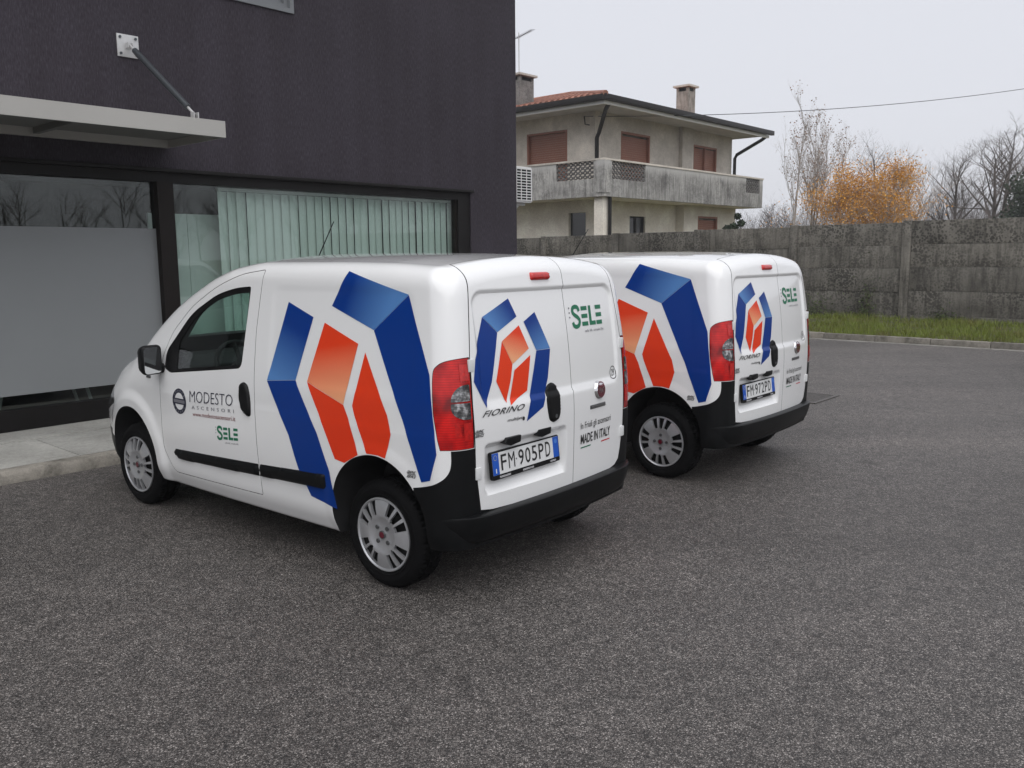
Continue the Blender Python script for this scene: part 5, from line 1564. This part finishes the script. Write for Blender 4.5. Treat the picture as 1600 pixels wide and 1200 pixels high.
# wall bracket light and cable insulators under the eave
MB().tube([(WX0 - 0.02, 1.55, 6.0), (WX0 - 0.25, 1.55, 6.0), (WX0 - 0.30, 1.55, 6.25)], 0.02, 6).build('cable_bracket', M['darkwood'], hs, True)

# television aerial on its mast behind the corner
tv = frame_empty('television_aerial', HX + 1.1, HY + 4.50, 7.96); tag(tv, 'thin television aerial on the chimney beside the dark building edge', 'aerial')
MB().tube([(0, 0, -0.02), (0, 0, 1.45)], 0.02, 6).build('mast', M['steelplate'], tv, True)
MB().tube([(0.2, 0.4, 1.32), (0.0, 0.0, 1.30), (-0.5, -1.0, 1.26)], 0.014, 5).build('boom', M['rod'], tv, True)
for k in range(11):
    q = -0.2 + k * 0.13
    MB().tube([(-0.5 * q - 0.09, -1.0 * q + 0.045, 1.305 - 0.04 * q), (-0.5 * q + 0.09, -1.0 * q - 0.045, 1.305 - 0.04 * q)], 0.007, 4).build('element', M['rod'], tv, True)

# overhead cable
pc = empty('overhead_cable'); tag(pc, 'thin overhead cable running from the house eave to the right', 'cable')
A_ = W3(HX + WX0 - 0.30, HY + 1.55, 6.25); B_ = Vector((28.3, 40.0, 9.75))
pts = []
for k in range(25):
    q = k / 24; p = A_.lerp(B_, q); p.z -= 0.55 * 4 * q * (1 - q); pts.append(p)
MB().tube(pts, 0.012, 6).build('cable_strand', M['rod'], pc, True)
# ================================================================== TREES
M['bark'] = simple('bark_grey', (0.105, 0.090, 0.082), 0.9, var=0.35, vscale=3)
M['bark_dark'] = simple('bark_dark', (0.11, 0.092, 0.083), 0.9, var=0.35, vscale=3)
M['bark_pale'] = simple('bark_pale', (0.40, 0.36, 0.33), 0.85, var=0.35, vscale=3)
def leafmat(name, stops, scale=1.4):
    m, t, b = nodes_of(name)
    v = coords(t)
    c = ramp(t, noise(t, v, scale, 5, 0.75), stops); L(t, c, b.inputs['Base Color']); b.inputs['Roughness'].default_value = 0.75
    return m
M['leaf_orange'] = leafmat('leaf_orange', [(0.30, (0.28, 0.12, 0.02)), (0.46, (0.56, 0.25, 0.025)), (0.60, (0.66, 0.34, 0.045)), (0.76, (0.42, 0.25, 0.11))])
M['leaf_brown'] = leafmat('leaf_brown', [(0.3, (0.14, 0.075, 0.035)), (0.6, (0.26, 0.15, 0.08)), (0.8, (0.32, 0.22, 0.13))])
M['leaf_dark'] = leafmat('leaf_evergreen', [(0.3, (0.010, 0.020, 0.010)), (0.6, (0.026, 0.048, 0.020)), (0.8, (0.05, 0.075, 0.03))])

def grow(mb, rng, p, d, ln, r, lev, maxlev, tips, spread, up, sides=5):
    n = 4 if lev < 2 else 3
    pts = [p]; rr = [r]; q = p.copy(); dd = d.copy()
    for i in range(n):
        dd = (dd + Vector((rng.gauss(0, 0.10), rng.gauss(0, 0.10), rng.gauss(0, 0.06) + up * 0.10))).normalized()
        q = q + dd * (ln / n); pts.append(q.copy()); rr.append(r * (1 - 0.62 * (i + 1) / n))
    mb.tube(pts, rr, max(3, sides - lev), False)
    tips.append((pts[-1], dd, lev))
    if lev >= maxlev: return
    kids = rng.randint(3, 5)
    for k in range(kids):
        f = rng.uniform(0.30, 1.0) if lev else rng.uniform(0.35, 1.0)
        i = min(n - 1, int(f * n)); t = f * n - i
        b = pts[i].lerp(pts[i + 1], min(1, t))
        ax = Vector((rng.gauss(0, 1), rng.gauss(0, 1), rng.gauss(0, 0.4))).normalized()
        nd = (dd * (1 - spread) + ax * spread + Vector((0, 0, up * 0.25))).normalized()
        tips.append((b, nd, lev + 1))
        grow(mb, rng, b, nd, ln * rng.uniform(0.48, 0.72), rr[i] * rng.uniform(0.45, 0.62), lev + 1, maxlev, tips, spread, up, sides)

def bare_tree(px, dist, h, seed, label, bark='bark', levels=5, spread=0.5, up=0.5, stems=1, leaves=0, leafm='leaf_brown', lsize=0.05, r0=None, nb=24, lr=0.45, cat='tree', group='trees beyond the wall', trunk=0.34):
    rng = random.Random(seed)
    X = (px - 800) / 1343.0 * dist
    o = empty('bare_tree' if leaves < 4000 else 'birch_tree', (X, dist, -0.02)); tag(o, label, cat, group)
    tips = []
    tk = MB(); cr = MB()
    for s in range(stems):
        base = Vector((rng.uniform(-0.7, 0.7) * (stems > 1), rng.uniform(-0.5, 0.5) * (stems > 1), 0))
        r = r0 or h * 0.013
        d = Vector((rng.gauss(0, 0.06), rng.gauss(0, 0.06), 1)).normalized()
        pts = [base]; rr = [r]; q = base.copy(); n = 8; H = h * rng.uniform(0.85, 1.0) if s else h
        for i in range(n):
            d = (d + Vector((rng.gauss(0, 0.045), rng.gauss(0, 0.045), 0.05))).normalized()
            q = q + d * (H * 0.82 / n); pts.append(q.copy()); rr.append(r * (1 - 0.86 * (i + 1) / n))
        tk.tube(pts, rr, 7, False)
        for k in range(nb):
            f = trunk + (1 - trunk) * (k + rng.random()) / nb
            i = min(n - 1, int(f * n)); b = pts[i].lerp(pts[i + 1], f * n - i)
            a = rng.uniform(0, 6.283)
            nd = Vector((math.cos(a) * spread * 1.25, math.sin(a) * spread * 1.25, up + 0.25)).normalized()
            l = h * rng.uniform(0.17, 0.30) * (1.20 - 0.75 * (f - trunk) / (1 - trunk))
            grow(cr, rng, b, nd, l, max(0.022, rr[i] * lr), 2, levels, tips, spread, up)
    tk.build('trunk', M[bark], o, True)
    cr.build('crown_branches', M[bark], o, False)
    if leaves:
        V = []; F = []; tp = [t for t in tips if t[2] >= 3] or tips
        for i in range(leaves):
            p, d, lv = rng.choice(tp)
            p = p + Vector((rng.gauss(0, 1), rng.gauss(0, 1), rng.gauss(0, 1))) * lsize * (6.5 if leaves > 4000 else 1.2)
            s = lsize * rng.uniform(0.6, 1.3)
            e1 = Vector((rng.gauss(0, 1), rng.gauss(0, 1), rng.gauss(0, 1))).normalized() * s
            e2 = e1.cross(Vector((rng.gauss(0, 1), rng.gauss(0, 1), rng.gauss(0, 1)))).normalized() * s * 0.7
            b = len(V); V += [p - e1, p + e2, p + e1, p - e2]; F.append((b, b + 1, b + 2, b + 3))
        mk('leaves', V, F, M[leafm], o)
    return o

bare_tree(1238, 42, 9.4, 4, 'tall slender pale tree with sparse brown leaves right of the house', 'bark_pale', 5, 0.40, 0.85, 4, 1300, 'leaf_brown', 0.040, r0=0.075, nb=11, trunk=0.22)
bare_tree(1292, 46, 8.4, 9, 'slender pale tree with few leaves between the tall one and the orange tree', 'bark_pale', 5, 0.40, 0.85, 2, 700, 'leaf_brown', 0.040, r0=0.07, nb=12, trunk=0.25)
bare_tree(1330, 40, 6.3, 15, 'orange-leaved birch with pale trunks above the wall', 'bark_pale', 5, 0.60, 0.30, 3, 17000, 'leaf_orange', 0.040, trunk=0.36)
bare_tree(1398, 42, 5.4, 18, 'lower orange-brown birch on the right flank of the orange tree', 'bark_pale', 5, 0.55, 0.35, 2, 8000, 'leaf_orange', 0.038, trunk=0.25)
bare_tree(1360, 50, 8.4, 23, 'bare tree whose top rises behind the orange birch', 'bark_dark', 5, 0.5, 0.5, 1, r0=0.14, lr=0.55)
bare_tree(1422, 44, 7.2, 31, 'bare pale-barked tree just right of the orange birch', 'bark_pale', 5, 0.45, 0.6, 1, r0=0.14, lr=0.55)
bare_tree(1484, 48, 7.8, 37, 'bare grey tree midway between the orange birch and the tall right-hand tree', 'bark_dark', 5, 0.5, 0.5, 1, r0=0.16, lr=0.60, nb=20)
bare_tree(1556, 44, 8.6, 44, 'tall spreading bare tree near the right edge, beside the evergreen', 'bark_dark', 5, 0.55, 0.5, 2, r0=0.19, lr=0.62, nb=15, trunk=0.45)
bare_tree(1608, 47, 8.0, 52, 'bare tree at the right edge behind the evergreen', 'bark_dark', 5, 0.6, 0.4, 1, r0=0.17, lr=0.6, nb=18, trunk=0.42)
bare_tree(1205, 52, 5.2, 61, 'low bare shrubby tree at the end of the balcony', 'bark', 5, 0.6, 0.4, 3, trunk=0.15)

# evergreen clump at the right edge
def shrub(name, px, dist, w, h, n, seed, label, leafm='leaf_dark', ls=0.07):
    rng = random.Random(seed); X = (px - 800) / 1343.0 * dist
    o = empty(name, (X, dist, -0.02)); tag(o, label, 'shrub' if h < 3.6 else 'tree')
    V = []; F = []
    blobs = [(Vector((rng.uniform(-w, w) * 0.6, rng.uniform(-w, w) * 0.5, h * rng.uniform(0.25, 0.82))), rng.uniform(0.25, 0.45) * w) for _ in range(16)]
    for i in range(n):
        c, r = rng.choice(blobs); d = Vector((rng.gauss(0, 1), rng.gauss(0, 1), rng.gauss(0, 0.8))).normalized()
        p = c + d * r * rng.random() ** 0.35; s = ls * rng.uniform(0.6, 1.4); p.z = max(0.05, min(h, p.z))
        e1 = Vector((rng.gauss(0, 1), rng.gauss(0, 1), rng.gauss(0, 1))).normalized() * s
        e2 = e1.cross(d).normalized() * s * 0.7
        b = len(V); V += [p - e1, p + e2, p + e1, p - e2]; F.append((b, b + 1, b + 2, b + 3))
    mk('foliage', V, F, M[leafm], o)
    t = MB()
    for k in range(4): t.tube([(rng.uniform(-0.2, 0.2), rng.uniform(-0.2, 0.2), 0), tuple(rng.choice(blobs)[0])], [0.06, 0.02], 5)
    t.build('trunk', M['bark_dark'], o, True)
shrub('evergreen_tree', 1598, 38, 2.3, 5.4, 9000, 3, 'dark evergreen tree rising above the wall at the right edge')
shrub('laurel_bush', 1143, 34, 0.42, 3.9, 3600, 7, 'dark laurel bush at the right end of the house')
# brown undergrowth: one uncountable mass
rng = random.Random(77); mb = MB()
for i in range(620):
    dist = rng.uniform(48, 66); px = rng.uniform(1150, 1680); X = (px - 800) / 1343 * dist
    h = rng.uniform(2.4, 4.8) * (1.15 if px > 1440 else 0.85)
    p = Vector((X, dist, 0)); d = Vector((rng.gauss(0, 0.15), rng.gauss(0, 0.15), 1)).normalized()
    grow(mb, rng, p, d, h * 0.75, 0.034, 2, 5, [], 0.45, 0.6, 4)
und = mb.build('undergrowth', M['bark'], None, False); tag(und, 'tangle of bare grey brushwood behind the concrete wall', 'brushwood', kind='stuff')
# woodland off to the right, beyond the frame: what the shop windows reflect
rng = random.Random(99); mb = MB()
for i in range(60):
    a = RAD(rng.uniform(-28, 34)); dist = rng.uniform(62, 95)
    p = Vector((math.cos(a) * dist, math.sin(a) * dist, 0)); h = rng.uniform(7, 11)
    mb.tube([p, p + Vector((rng.gauss(0, 0.3), rng.gauss(0, 0.3), h * 0.7))], [0.12, 0.04], 5, False)
    for k in range(9):
        b = p + Vector((0, 0, h * rng.uniform(0.2, 0.7))); q = rng.uniform(0, 6.283)
        grow(mb, rng, b, Vector((math.cos(q) * 0.7, math.sin(q) * 0.7, 0.7)).normalized(), h * 0.3, 0.05, 2, 4, [], 0.5, 0.5, 4)
wd = mb.build('woodland', M['bark_dark'], None, False); tag(wd, 'bare woodland along the right side of the yard', 'woodland', kind='stuff')
# ================================================================== damp air
hz = MB().box(-170, 170, -140, 170, -1.05, 13.5).build('haze'); tag(hz, 'thin pale winter haze over the whole yard', 'haze', kind='stuff')
hm = bpy.data.materials.new('haze'); hm.use_nodes = True; ht = hm.node_tree; ht.nodes.clear()
ho = ht.nodes.new('ShaderNodeOutputMaterial'); hv = ht.nodes.new('ShaderNodeVolumePrincipled')
hv.inputs['Color'].default_value = (0.93, 0.94, 0.96, 1); hv.inputs['Density'].default_value = 0.0015; hv.inputs['Anisotropy'].default_value = 0.3
ht.links.new(hv.outputs['Volume'], ho.inputs['Volume']); hz.data.materials.append(hm)
